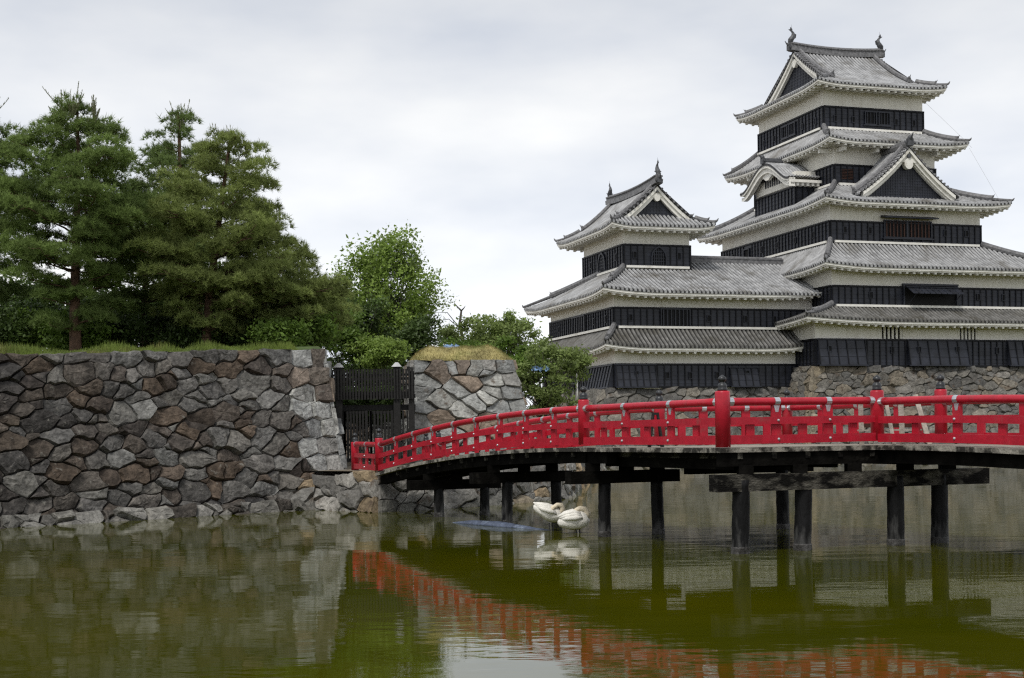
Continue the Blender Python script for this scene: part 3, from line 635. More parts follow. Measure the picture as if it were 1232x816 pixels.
def shachi(p, dirv, root, parent, s=1.0):
    """roof-end dolphin fish: head on the ridge, body curling up to a forked tail"""
    d = Vector((dirv[0], dirv[1], 0)).normalized(); p = Vector(p); mb = MB(); z = Vector((0, 0, 1))
    path = [p + d * .28 * s - z * .08, p + d * .22 * s + z * .12 * s, p + d * .05 * s + z * .34 * s, p - d * .10 * s + z * .62 * s, p - d * .06 * s + z * .9 * s, p + d * .10 * s + z * 1.12 * s]
    path = [q for q in path]
    mb.tube(path, [.22 * s, .29 * s, .27 * s, .21 * s, .14 * s, .07 * s], 10)
    sd = d.cross(z); e = path[-1]
    def fin(pts, w):                                           # a flat fin with a thickness
        q = [Vector(p_) for p_ in pts]; i = len(mb.v); n = len(q); mb.v += [tuple(p_ + sd * w) for p_ in q] + [tuple(p_ - sd * w) for p_ in q]
        mb.face(range(i, i + n)); mb.face(range(i + 2 * n - 1, i + n - 1, -1))
        for k in range(n): mb.face((i + k, i + n + k, i + n + (k + 1) % n, i + (k + 1) % n))
    fin([e - z * .18 * s - d * .06 * s, e - z * .1 * s + d * .08 * s, e + d * .34 * s + z * .10 * s, e + d * .16 * s + z * .12 * s, e + d * .10 * s + z * .36 * s, e - d * .10 * s + z * .14 * s], .035 * s)
    fin([path[2] - d * .2 * s - z * .1 * s, path[3] - d * .15 * s, path[4] - d * .1 * s, path[3] - d * .34 * s + z * .12 * s, path[2] - d * .42 * s + z * .05 * s], .03 * s)
    for q in (-1, 1): mb.tube([path[1] + sd * q * .2 * s, path[1] + sd * q * .42 * s + z * .12 * s - d * .12 * s], [.09 * s, .02], 4)
    mb.tube([e + z * .2 * s, e + z * .62 * s], [.012, .006], 4)
    mb.build('fish_ornament', 'tile_dark', parent, smooth=False, root=root)
def hip_gable(name, rect, ze, ridge_z, axis, g0, g1, wall, root, c=.34, U=.45, mats=('tile_cover', 'tile_pan'), pitch=.31, lattice='black_board', s=1.0):
    """hip-and-gable roof; axis 'u' or 'v' is the ridge direction, g0..g1 the gable planes on that axis"""
    u0, u1, v0, v1 = rect; mb = MB()
    if axis == 'u': lo, hi, w0, w1 = u0, u1, v0, v1; longs = 'FB'; shorts = ('L', 'R')
    else: lo, hi, w0, w1 = v0, v1, u0, u1; longs = 'LR'; shorts = ('F', 'B')
    Rl = (w1 - w0) / 2; inset = .45; dep = g0 - lo; dG = dep * 1.0       # hip at 45 degrees in plan
    zl = lambda y: ze + (ridge_z - ze) * prof(y / Rl, c)
    for k in longs:
        fr = SIDES[k](rect); L = fr[3]; f0, f1 = (g0 - lo, hi - g1) if k in 'FR' else (hi - g1, g0 - lo)
        def ye(x, L=L, f0=f0, f1=f1): 
            if x < f0 - 1e-6: return x
            if x > L - f1 + 1e-6: return L - x
            return Rl
        up = upfun(L, U)
        slope(mb, fr, ye, zl, up, Rl * .7, pitch, n=5, x0=0, x1=f0); slope(mb, fr, lambda x: Rl, zl, up, Rl * .7, pitch, n=11, x0=f0, x1=L - f1); slope(mb, fr, ye, zl, up, Rl * .7, pitch, n=5, x0=L - f1, x1=L)
    for k in shorts:
        fr = SIDES[k](rect); L = fr[3]; D_ = (dep if k in 'LF' else hi - g1) + inset
        slope(mb, fr, lambda x, L=L, D_=D_: min(D_, x, L - x), lambda y: zl(y), upfun(L, U), Rl * .7, pitch, n=6)
    o = mb.build(name, list(mats), root, root=root)
    eaves(rect, wall, ze, U, root, o)
    # hip ridges
    for su in (0, 1):
        for sv in (0, 1):
            cu = u0 if su == 0 else u1; cv = v0 if sv == 0 else v1; du = 1 if su == 0 else -1; dv = 1 if sv == 0 else -1
            dd = dep if (su if axis == 'u' else sv) == 0 else hi - g1
            pts = [Vector((cu + du * t, cv + dv * t, zl(t) + U * max(0, 1 - t / dd * 1.1) ** 2 + .12)) for t in [dd * i / 8 for i in range(9)]]
            m = MB(); m.tube(pts[:4], [.10, .11, .12, .13], 7); m.tube([p + Vector((0, 0, .06)) for p in pts[3:]], .17 * s, 8, flat=1.3)
            # the descending ridge that carries on along the verge up to the main ridge
            gp = (g0 if (su if axis == 'u' else sv) == 0 else g1); ins = .55 if (su if axis == 'u' else sv) == 0 else -.55
            d0 = (pts[0] - pts[2]).normalized(); ridge_end(m, pts[3] + Vector((0, 0, .10)), d0, .58 * s)
            m.tube([pts[0], pts[0] + d0 * .12 + Vector((0, 0, .08)), pts[0] + d0 * .2 + Vector((0, 0, .22))], [.11, .07, .02], 5)
            m.build('hip_ridge', 'tile_ridge', o, root=root)
            vp = []
            for i in range(9):
                y = dd * 1.02 + (Rl - dd) * i / 8
                y = min(y, Rl)
                q = (gp + ins, cv + dv * y) if axis == 'u' else (cu + du * y, gp + ins); vp.append(Vector((q[0], q[1], zl(y) + .20)))
            m = MB(); m.tube(vp, .17 * s, 8, flat=1.3)
            dn = vp[0] - vp[1]; ridge_end(m, vp[0] + Vector((0, 0, .05)), dn, .8 * s)
            # verge tiles: short cross rolls along the gable edge
            for i in range(int((Rl - dd) / .30)):
                y = dd + .1 + i * .30; e0 = -.05 if ins > 0 else .05
                a = (gp + e0, cv + dv * y) if axis == 'u' else (cu + du * y, gp + e0); b = (gp + ins * .8, cv + dv * y) if axis == 'u' else (cu + du * y, gp + ins * .8)
                m.tube([(a[0], a[1], zl(y) + .06), (b[0], b[1], zl(y) + .08)], .095, 6)
            m.build('verge_ridge', 'tile_ridge', o, root=root)
    # gables: bargeboards, pendant, dark lattice
    for gp, k in ((g0, shorts[0]), (g1, shorts[1])):
        f = Face(k, gp); wc = (w0 + w1) / 2; half = Rl - (gp - lo if k in 'LF' else hi - gp)
        gm = MB()
        def zb(x, off): return zl(Rl - abs(x - wc)) - off
        n = 10; sgn = -inset
        xs = [wc - half + 2 * half * i / (2 * n) for i in range(2 * n + 1)]
        pts = [(x, zb(x, .5)) for x in xs]; fz = min(zb(xs[0], .0), zb(xs[-1], .0))
        base = [(xs[-1], fz - .3), (xs[0], fz - .3)]
        f.slab(gm, list(reversed([(x, max(z, fz - .29)) for x, z in pts] + base)), -inset - .05, -inset + .02)
        gb = gm.build('gable', lattice, o, root=root)
        lm = MB()
        nx_ = int(2 * half / .24)
        for i in range(1, nx_):
            x = wc - half + 2 * half * i / nx_; zz = zb(x, .5)
            if zz > fz: f.box(lm, x - .03, x + .03, fz - .2, zz, -inset + .021, -inset + .05)
        for i in range(1, 12):
            zz = fz + i * .24; hw = [x for x in xs if zb(x, .55) > zz]
            if len(hw) > 1: f.box(lm, hw[0], hw[-1], zz - .025, zz + .025, -inset + .022, -inset + .045)
        lm.build('lattice', lattice, gb, root=root)
        bm = MB(); 
        for off0, off1, o0, o1 in ((.10, .34, -.34, -.05), (.34, .66, -.40, -.16)):
            for i in range(2 * n):
                xa, xb = xs[i], xs[i + 1]; fl = lambda x: off1 + .16 * (abs(x - wc) / half) ** 4
                f.slab(bm, [(xa, zb(xa, fl(xa))), (xb, zb(xb, fl(xb))), (xb, zb(xb, off0)), (xa, zb(xa, off0))], o0, o1)
        bm.build('bargeboard', 'trim', gb, root=root)
        pm = MB(); zt = zb(wc, .62)
        f.slab(pm, [(wc + .02 + .30 * math.cos(a) * s, zt - .28 * s + .34 * math.sin(a) * s * (1 if math.sin(a) > 0 else 1.15)) for a in [2 * math.pi * i / 16 for i in range(16)]], -.36, -.10)
        for q in (-1, 1): f.slab(pm, [(wc + q * (.40 + .2 * math.cos(a)) * s, zt - .16 * s + .15 * math.sin(a) * s) for a in ([2 * math.pi * i * q / 10 for i in range(10)])], -.34, -.13)
        pm.build('gable_pendant', 'trim', gb, root=root)
        dk = MB(); f.slab(dk, [(wc + .11 * math.cos(a) * s, zt + .16 + .11 * math.sin(a) * s) for a in [2 * math.pi * i / 10 for i in range(10)]], -.20, -.02); dk.build('boss', 'tile_dark', gb, root=root)
    # main ridge
    rm = MB(); wc = (w0 + w1) / 2; a0, a1 = g0 - .25, g1 + .25
    def rp(x, z): return (x, wc, z) if axis == 'u' else (wc, x, z)
    nseg = 10; crv = lambda t: .22 * (2 * t - 1) ** 2
    for wd, z0, z1 in ((.60, -.15, .16), (.46, .164, .34), (.56, .344, .42)):
        P_ = [rp(a0 + (a1 - a0) * i / nseg, ridge_z + (z0 + z1) / 2 + crv(i / nseg)) for i in range(nseg + 1)]; rm.sweep(P_, wd, z1 - z0)
    rm.tube([rp(a0 - .05 + (a1 - a0 + .1) * i / nseg, ridge_z + .47 + crv(i / nseg)) for i in range(nseg + 1)], .13, 8)
    for i in range(int((a1 - a0) / .3)):
        x = a0 + .15 + i * .3
        for q in (-1, 1):
            c0 = rp(x, ridge_z + .38 + crv((x - a0) / (a1 - a0))); cc = (c0[0], c0[1] + q * .30, c0[2]) if axis == 'u' else (c0[0] + q * .30, c0[1], c0[2]); rm.ball(cc, .065, 4)
    ro = rm.build('main_ridge', 'tile_ridge', o, root=root)
    em = MB(); dv0 = (-1, 0) if axis == 'u' else (0, -1); dv1 = (1, 0) if axis == 'u' else (0, 1)
    ridge_end(em, rp(a0 - .05, ridge_z + .28), dv0, 1.1 * s); em.build('ridge_end_tile', 'tile_dark', o, root=root); em = MB(); ridge_end(em, rp(a1 + .05, ridge_z + .28), dv1, 1.1 * s); em.build('ridge_end_tile', 'tile_dark', o, root=root)
    shachi(rp(a0 + .25, ridge_z + .78), dv0, root, o, .82 * s); shachi(rp(a1 - .25, ridge_z + .78), dv1, root, o, .82 * s)
    return o

# ------------------------------------------------------------------ the keep
KO = (6.0, 8.5, 6.64)
keep = empty('castle_keep', uv(*KO), 'tall five-storey castle keep, white plaster over black boards, right of the smaller turret', 'castle keep', rz=ANG, ori=KO)
OLD = ('tile_old_cover', 'tile_old_pan')
w1 = (-2.85, 30, -2.7, 25); w2 = (-1.1, 17.2, -2.0, 19.4); w3 = (0.0, 12.3, 0.0, 17.3); w4 = (2.0, 10.4, 2.75, 15.2); w5 = (1.98, 10.35, 4.15, 14.4)
def grow(r, l, rr=None, f=None, b=None): rr = l if rr is None else rr; f = l if f is None else f; b = l if b is None else b; return (r[0] - l, r[1] + rr, r[2] - f, r[3] + b)
# storey 1
plaster(w1, 6.6, 9.75, keep); b1 = boards(w1, 6.6, 8.47, keep)
F1_, L1_ = Face('F', w1[2]), Face('L', w1[0])
for a, b in ((-2.75, .95), (4.25, 9.1), (12.4, 15.6)): chute(F1_, a, b, 6.70, 8.42, .42, keep, keep, bars=5 if b - a < 4 else 6)
for x in (-1.9, 3.1, 5.1, 8.2, 11.6): loophole(F1_, x, 7.75, keep, b1, out=.06 if x in (3.1, 11.6) else .26)
def white_lattice(f, x0, x1, z0, z1, root):
    mb = MB(); f.box(mb, x0, x1, z0, z1, .004, .012); o = mb.build('window', 'black_gap', root, root=root)
    lb = MB(); n = 5
    for i in range(n): xx = x0 + (x1 - x0) * (i + .5) / n; f.box(lb, xx - .075, xx + .075, z0, z1, .013, .10)
    lb.build('lattice', 'trim', o, root=root)
white_lattice(F1_, 2.35, 3.95, 8.52, 9.55, keep); white_lattice(F1_, 8.6, 10.05, 8.52, 9.55, keep)
r1 = skirt('roof', grow(w1, 1.35), 9.72, grow(w2, .02), 10.82, w1, keep, U=.30, c=.15, mats=OLD, esides='FL', sides='FL', corners=('FL',))
# storey 2
plaster(w2, 10.5, 13.45, keep); b2 = boards(w2, 10.78, 12.22, keep, skip={'F': [(4.3, 8.9)]})
F2_, L2_ = Face('F', w2[2]), Face('L', w2[0])
def raised_shutter(f, x0, x1, z0, z1, root, parent):
    mb = MB(); f.box(mb, x0, x1, z0, z1, .085, .10, 1); o = mb.build('window', ['black_board', 'black_gap'], parent, root=root)
    fr = MB()
    for a, b, c_, d_ in ((x0 - .1, x0, z0, z1), (x1, x1 + .1, z0, z1), (x0 - .15, x1 + .15, z1, z1 + .14), (x0 - .1, x1 + .1, z0 - .1, z0)): f.box(fr, a, b, c_, d_, .09, .26)
    fr.build('frame', 'black_board', o, root=root)
    sh = MB(); n = 9
    for i in range(n):
        a = x0 + .05 + (x1 - x0 - .1) * i / n; b = x0 + .05 + (x1 - x0 - .1) * (i + .86) / n
        sh.hexa([f.pt(a, z1 - .62, 1.25), f.pt(b, z1 - .62, 1.25), f.pt(b, z1 - .66, 1.25), f.pt(a, z1 - .66, 1.25), f.pt(a, z1 - .04, .30), f.pt(b, z1 - .04, .30), f.pt(b, z1 - .08, .30), f.pt(a, z1 - .08, .30)])
    for t in (.15, .5, .85):
        sh.bar(f.pt(x0, z1 - .02 - .6 * t, .30 + .95 * t), f.pt(x1, z1 - .02 - .6 * t, .30 + .95 * t), .06, .05)
    sh.build('shutter', 'black_board', o, root=root)
    for x in (x0 + .3, x1 - .3): st = MB(); st.bar(f.pt(x, z0 + .1, .2), f.pt(x, z1 - .66, 1.2), .04, .04); st.build('stay', 'black_board', o, root=root)
    return o
raised_shutter(F2_, 4.5, 8.7, 10.9, 12.3, keep, b2)
for x in (1.9, 10.6, 12.7): loophole(F2_, x, 11.6, keep, b2)
r2 = skirt('roof', grow(w2, 1.25, 1.35, 1.3, 1.3), 13.50, grow(w3, .02), 15.52, w2, keep, U=.28, c=.30)
# storey 3
plaster(w3, 14.9, 18.2, keep); b3 = boards(w3, 15.5, 17.02, keep, skip={'F': [(4.1, 8.2)], 'L': [(12.2, 13.2)]})
F3_, L3_ = Face('F', 0.0), Face('L', 0.0)
wn = opening(F3_, 4.3, 8.05, 16.0, 17.1, keep, b3, bars=13, bar_mat='brown_wood', bw=.085)
aw = MB(); aw.hexa([F3_.pt(4.0, 17.28, .75), F3_.pt(8.35, 17.28, .75), F3_.pt(8.35, 17.34, .1), F3_.pt(4.0, 17.34, .1), F3_.pt(4.0, 17.36, .75), F3_.pt(8.35, 17.36, .75), F3_.pt(8.35, 17.52, .1), F3_.pt(4.0, 17.52, .1)]); aw.build('awning', 'black_board', wn, root=keep)
pb = MB(); F3_.box(pb, 6.05, 6.2, 16.0, 17.1, .11, .17); pb.build('mullion', 'black_board', wn, root=keep)
opening(L3_, 12.3, 13.1, 15.85, 16.6, keep, b3, bars=0, shelf=False)
for x in (1.1, 3.1, 9.3, 11.1): loophole(F3_, x, 16.4, keep, b3)
for x in (2.2, 4.9, 7.6, 10.2, 15.2): loophole(L3_, x, 16.3, keep, b3)
rect3 = (-1.2, 14.0, -1.45, 19.8)
r3 = skirt('roof', rect3, 18.33, grow(w4, .02), 20.12, w3, keep, U=.26, c=.30)
# storey 4
plaster(w4, 19.5, 23.05, keep); b4 = boards(w4, 20.05, 21.58, keep)
F4_, L4_ = Face('F', w4[2]), Face('L', w4[0])
o4 = MB(); F4_.box(o4, 2.45, 3.45, 20.5, 21.3, .08, .09, 1); o4 = o4.build('window', ['black_board', 'black_gap'], b4, root=keep)
lv_ = MB()
for i in range(7): F4_.box(lv_, 2.45, 3.45, 20.53 + i * .11, 20.58 + i * .11, .09, .13)
lv_.build('louvre', 'brown_wood', o4, root=keep)
for f_, xs_ in ((F4_, (2.3, 5.0, 7.6, 10.1)), (L4_, (3.2, 8.9, 14.6))):
    for x in xs_: bk = MB(); f_.box(bk, x - .12, x + .12, 22.45, 22.75, 0, 1.0); bk.build('bracket', 'trim', keep, root=keep)
rect4 = (0.70, 12.35, 1.2, 18.2)
r4 = skirt('roof', rect4, 23.15, grow(w5, .02), 24.50, w4, keep, U=.26, c=.28)
# storey 5 and the top roof
plaster(w5, 24.0, 27.5, keep); b5 = boards(w5, 24.48, 26.14, keep, skip={'F': [(5.2, 7.6)], 'L': [(8.0, 10.6)]})
F5_, L5_ = Face('F', w5[2]), Face('L', w5[0])
for a in (5.4, 6.55): opening(F5_, a, a + .85, 25.0, 25.85, keep, b5, bars=3, shelf=False)
sh = MB(); F5_.box(sh, 5.2, 7.6, 24.85, 24.92, .09, .2); L5_.box(sh, 8.1, 10.5, 24.85, 24.92, .09, .2); sh.build('ledge', 'black_board', b5, root=keep)
for a in (8.25, 9.45): opening(L5_, a, a + .85, 25.0, 25.8, keep, b5, bars=3, shelf=False)
for x in (2.9, 4.4, 8.0, 9.5): loophole(F5_, x, 25.25, keep, b5)
for x in (5.2, 7.2, 11.5, 13.4): loophole(L5_, x, 25.25, keep, b5)
top = hip_gable('roof', (0.72, 11.6, 2.75, 16.0), 27.62, 31.55, 'u', 2.35, 9.95, w5, keep, c=.40, U=.24, s=.92)

# triangular dormer gable on the third roof, facing the front
def tri_gable(root):
    cx, hw, zb, za = 6.0, 4.05, 18.95, 22.35; v0, v1 = -.75, 2.75; f = Face('F', v0); mb = MB()
    zc = lambda x: za - (za - zb) * (lambda t: 1.28 * t - .28 * t * t)(min(1, abs(x - cx) / hw))
    for q in (-1, 1):                                          # two slopes, tiles running down sideways
        fr = ((cx + q * hw, v0 if q < 0 else v0), (0, 1), (-q, 0), v1 - v0 + .1)
        slope(mb, fr, lambda x: hw, lambda y: zc(cx + hw - y), lambda x: 0.0, hw, .25, n=8, drop=.12)
    o = mb.build('dormer_gable', ['tile_cover', 'tile_pan'], root, root=root)
    n = 10; xs = [cx - hw * .93 + 2 * hw * .93 * i / (2 * n) for i in range(2 * n + 1)]
    g = MB(); f.slab(g, [(x, max(zb - .1, zc(x) - .42)) for x in xs] + [(xs[-1], zb - .4), (xs[0], zb - .4)], -.65, -.55)
    for i in range(1, 34):
        x = cx - hw * .85 + 1.7 * hw * i / 34
        if zc(x) - .5 > zb - .2: f.box(g, x - .025, x + .025, zb - .35, zc(x) - .5, -.549, -.52)
    for i in range(11):
        z = zb - .1 + i * .2; hx = [x for x in xs if zc(x) - .5 > z]
        if len(hx) > 1: f.box(g, hx[0], hx[-1], z - .02, z + .02, -.549, -.525)
    g.build('lattice', 'black_board', o, root=root)
    b = MB()
    for off0, off1, o0, o1 in ((.10, .34, -.40, .0), (.34, .62, -.50, -.15), (.62, .74, -.53, -.30)):
        for i in range(2 * n):
            xa, xb = xs[i], xs[i + 1]; f.slab(b, [(xa, zc(xa) - off1), (xb, zc(xb) - off1), (xb, zc(xb) - off0), (xa, zc(xa) - off0)], o0, o1)
    b.build('bargeboard', 'trim', o, root=root)
    p = MB(); zt = za - 1.15
    f.slab(p, [(cx + .34 * math.cos(a), zt - .02 + .40 * math.sin(a)) for a in [2 * math.pi * i / 18 for i in range(18)]], -.45, -.08)
    for q in (-1, 1): f.slab(p, [(cx + q * .50 + .26 * math.cos(a), zt + .22 - abs(math.cos(a)) * .02 + .17 * math.sin(a)) for a in [2 * math.pi * i / 10 for i in range(10)]], -.44, -.12)
    p.build('gable_pendant', 'trim', o, root=root)
    p = MB(); f.slab(p, [(cx + .15 * math.cos(a), zt + .50 + .15 * math.sin(a)) for a in [2 * math.pi * i / 12 for i in range(12)]], -.2, -.02); p.build('boss', 'tile_dark', o, root=root)
    r = MB()
    for q in (-1, 1):
        vp = [Vector((cx + q * hw * t, v0 + .75, zc(cx + q * hw * t) + .2)) for t in [i / 9 for i in range(10)]]
        r.tube(vp, .16, 8, flat=1.3); ridge_end(r, vp[-1], (q, 0), .8)
        for i in range(15):
            x = cx + q * hw * (i + .6) / 15.2; r.tube([(x, v0 - .06, zc(x) + .05), (x, v0 + .62, zc(x) + .07)], .09, 6)
    r.tube([(cx, v0 - .1, za + .25), (cx, v1, za + .25)], .20, 8, flat=1.5); r.build('verge_ridge', 'tile_ridge', o, root=root)
    e = MB(); ridge_end(e, (cx, v0 - .05, za + .32), (0, -1), 1.25); e.build('ridge_end_tile', 'tile_dark', o, root=root)
tri_gable(keep)
# bow-shaped gable bay on the left face of the third roof
def bow_gable(root):
    c, hw, zf, za = 8.5, 4.0, 20.72, 22.55; u0, u1 = -.75, 2.0; f = Face('L', u0)
    zc = lambda x: zf + (za - zf) * (0.5 + 0.5 * math.cos(math.pi * min(1, abs(x - c) / hw))) ** 0.8 + .25 * (abs(x - c) / hw) ** 6
    w = (.25, 2.2, 5.3, 11.6)
    pm = MB(); pm.box(w[0], w[1], w[2], w[3], 18.6, 21.5); o = pm.build('bay', 'plaster', root, root=root)
    boards(w, 18.9, 20.38, root, faces='LF', pitch=.52).parent = o
    mb = MB(); n = 28; xs = [c - hw + 2 * hw * i / n for i in range(n + 1)]
    for i in range(n):                                          # roof skin, rolls running towards the bow's edge
        xa, xb = xs[i], xs[i + 1]; k = i % 1
        mb.quad((u0, xa, zc(xa)), (u0, xb, zc(xb)), (u1, xb, zc(xb)), (u1, xa, zc(xa)), 1)
        mb.quad((u0, xa, zc(xa)), (u0, xb, zc(xb)), (u0, xb, zc(xb) - .14), (u0, xa, zc(xa) - .14), 1)
    for j in range(int((u1 - u0) / .26)):
        uu = u0 + .12 + j * .26; mb.tube([(uu, x, zc(x) + .03) for x in xs], .085, 6, 0)
    ro = mb.build('roof', ['tile_cover', 'tile_pan'], o, root=root)
    b = MB()
    for off0, off1, o0, o1 in ((.12, .34, -.4, -.04), (.34, .70, -.5, -.16)):
        for i in range(n):
            xa, xb = xs[i], xs[i + 1]; e = lambda x: off1 - .1 * (abs(x - c) / hw) ** 2
            f.slab(b, [(xa, zc(xa) - e(xa)), (xb, zc(xb) - e(xb)), (xb, zc(xb) - off0), (xa, zc(xa) - off0)], o0, o1)
    for x0, x1 in ((c - hw, c - hw + .1), ): f.box(b, x0, x1, zc(c - hw) - .75, zc(c - hw) - .1, -.5, -.05)
    b.build('bargeboard', 'trim', o, root=root)
    p = MB(); f.slab(p, [(c + .8 * math.cos(a), za - .86 + .24 * math.sin(a) * (1.5 if math.sin(a) < 0 and abs(math.cos(a)) < .5 else 1)) for a in [2 * math.pi * i / 20 for i in range(20)]], -.55, -.3); p.build('gable_pendant', 'trim', o, root=root)
    g = MB(); pts = [(x, min(zc(x) - .6, 22.2)) for x in xs if abs(x - c) < hw * .68]
    f.slab(g, pts + [(pts[-1][0], 20.5), (pts[0][0], 20.5)], -.98, -.9); g.build('gable_panel', 'plaster', o, root=root)
    L = Face('L', u0 - -.9); g = MB()
    for i in range(8): x = c - 1.3 + i * .36; L.box(g, x, x + .18, 20.95, 21.55, .005, .05)
    g.build('lattice', 'black_board', o, root=root)
    # short return eave towards the front with white rafter ends
    ev = MB(); ev.box(u0 + .1, u1, c - hw - .02, c - hw + .5, zf - .20, zf + .0)
    for i in range(6): ev.box(u0 + .25 + i * .42, u0 + .45 + i * .42, c - hw + .08, c - hw + .6, zf - .42, zf - .201)
    ev.build('eave_board', 'trim', o, root=root)
    r = MB(); r.tube([(u0 + .1, c, za + .2), (u1 + .1, c, za + .25)], .2, 8, flat=1.4); ridge_end(r, (u0 - .02, c, za + .25), (-1, 0), 1.1); r.build('ridge_end_tile', 'tile_dark', o, root=root)
bow_gable(keep)
# lightning conductor wires hanging down the right side
cb = MB(); cb.tube([(10.45, 4.0, 26.9), (11.9, 1.0, 23.4), (12.35, .9, 22.9)], .007, 4); cb.tube([(12.2, 1.0, 22.9), (13.2, -1.2, 18.6)], .007, 4); cb.build('conductor_wire', 'cable', keep, root=keep)

# ------------------------------------------------------------------ the smaller turret
TO = (-11.7, 7.2, 5.28)
tur = empty('castle_turret', uv(*TO), 'smaller three-storey castle turret with long side wing, left of the tall keep', 'castle turret', rz=ANG, ori=TO)
t1 = (-16.45, -2.8, -.18, 14.6); t2 = (-16.15, -1.0, .6, 13.85); t3 = (-14.18, -9.2, 3.6, 11.7)
plaster(t1, 5.2, 7.9, tur); c1 = boards(t1, 5.28, 6.88, tur)
f1, l1 = Face('F', t1[2]), Face('L', t1[0])
chute(f1, -16.5, -13.55, 5.33, 6.78, .40, tur, tur, bars=6); chute(f1, -8.1, -5.9, 5.36, 6.62, .42, tur, tur, bars=4); chute(l1, -.15, 4.3, 5.33, 6.78, .42, tur, tur, bars=8)
for x in (-12.7, -11.0, -9.0): loophole(f1, x, 6.1, tur, c1)
loophole(f1, -15.0, 6.15, tur, c1, out=.24); loophole(f1, -6.8, 6.2, tur, c1, out=.2)
opening(l1, 6.6, 8.6, 5.9, 7.4, tur, c1, bars=4, shelf=False)
skirt('roof', grow(t1, 1.1, .6), 8.02, grow(t2, .02), 9.38, t1, tur, U=.28, c=.18, mats=OLD)
plaster(t2, 9.0, 11.75, tur); c2 = boards(t2, 9.36, 10.74, tur, pitch=.48)
f2, l2 = Face('F', t2[2]), Face('L', t2[0])
opening(f2, -12.75, -10.7, 9.5, 10.62, tur, c2, bars=7, shelf=False, bw=.09); opening(l2, 6.0, 8.6, 9.5, 10.62, tur, c2, bars=7, shelf=False, bw=.09)
for x in (-15.0, -9.2, -6.4, -4.2): loophole(f2, x, 10.05, tur, c2)
for x in (1.9, 4.2, 11.6): loophole(l2, x, 10.05, tur, c2)
# second roof: hipped round the top storey, its right half rising to a level ridge that meets the keep
def wing_roof(root):
    rect = (-17.45, -1.0, -.75, 16.5); ze = 11.76; U = .30; c = .08; RZ = 14.55; vc = 5.3; Rl = vc - rect[2]; mb = MB()
    zl = lambda y: ze + (RZ - ze) * prof(y / Rl, c); hipd = 4.6
    frF = SIDES['F'](rect); frB = SIDES['B'](rect); RlB = rect[3] - vc; zB = lambda y: ze + (RZ - ze) * prof(min(1, y * Rl / RlB / Rl), c); LF = frF[3]; upF = lambda x: U * max(0, (1 - x / 5.0)) ** 2.2
    slope(mb, frF, lambda x: min(Rl, x * 1.36), zl, upF, Rl * .6, .31, n=10)
    slope(mb, frB, lambda x: min(RlB, (LF - x) * 1.36 * RlB / Rl), zB, lambda x: U * max(0, (1 - (LF - x) / 5.0)) ** 2.2, Rl * .6, .31, n=10)
    frL = SIDES['L'](rect); LL = frL[3]
    slope(mb, frL, lambda x: min(Rl / 1.36, x / 1.36 * Rl / RlB, (LL - x) / 1.36), lambda y: zl(y * 1.36), upfun(LL, U), Rl * .6, .31, n=9)
    o = mb.build('roof', ['tile_cover', 'tile_pan'], root, root=root)
    eaves(rect, (-16.15, -1.0, .6, 13.85), ze, U, root, o, 'FBL')
    for dv, cv in ((1, rect[2]), (-RlB / Rl, rect[3])):
        pts = [Vector((rect[0] + t / 1.36, cv + dv * t, zl(t) + U * max(0, 1 - t / 4.5) ** 2 + .12)) for t in [5.0 * i / 9 for i in range(10)]]
        m = MB(); m.tube(pts[:4], [.10, .11, .12, .13], 7); m.tube([p + Vector((0, 0, .06)) for p in pts[3:]], .18, 8, flat=1.3)
        d0 = (pts[0] - pts[2]).normalized(); ridge_end(m, pts[3] + Vector((0, 0, .10)), d0, .58); m.tube([pts[0], pts[0] + d0 * .12 + Vector((0, 0, .08)), pts[0] + d0 * .2 + Vector((0, 0, .21))], [.1, .07, .02], 5)
        m.build('hip_ridge', 'tile_ridge', o, root=root)
    m = MB(); m.sweep([(-9.1, vc, RZ + .05), (-1.0, vc, RZ + .05)], .5, .4); m.sweep([(-9.1, vc, RZ + .29), (-1.0, vc, RZ + .29)], .58, .07); m.tube([(-9.1, vc, RZ + .36), (-1.0, vc, RZ + .36)], .12, 8); m.build('main_ridge', 'tile_ridge', o, root=root)
    fl = MB(); Face('F', t3[2]).box(fl, t3[0] + .1, t3[1] - .1, 13.80, 13.96, .0, .25); Face('L', t3[0]).box(fl, t3[2] + .1, t3[3] - .1, 13.75, 13.9, 0, .22); fl.build('flashing', 'trim', o, root=root)
wing_roof(tur)
plaster(t3, 12.5, 16.7, tur); c3 = boards(t3, 13.86, 15.45, tur, skip={'F': [(-12.3, -10.9)], 'L': [(6.7, 8.5)]})
f3, l3 = Face('F', t3[2]), Face('L', t3[0])
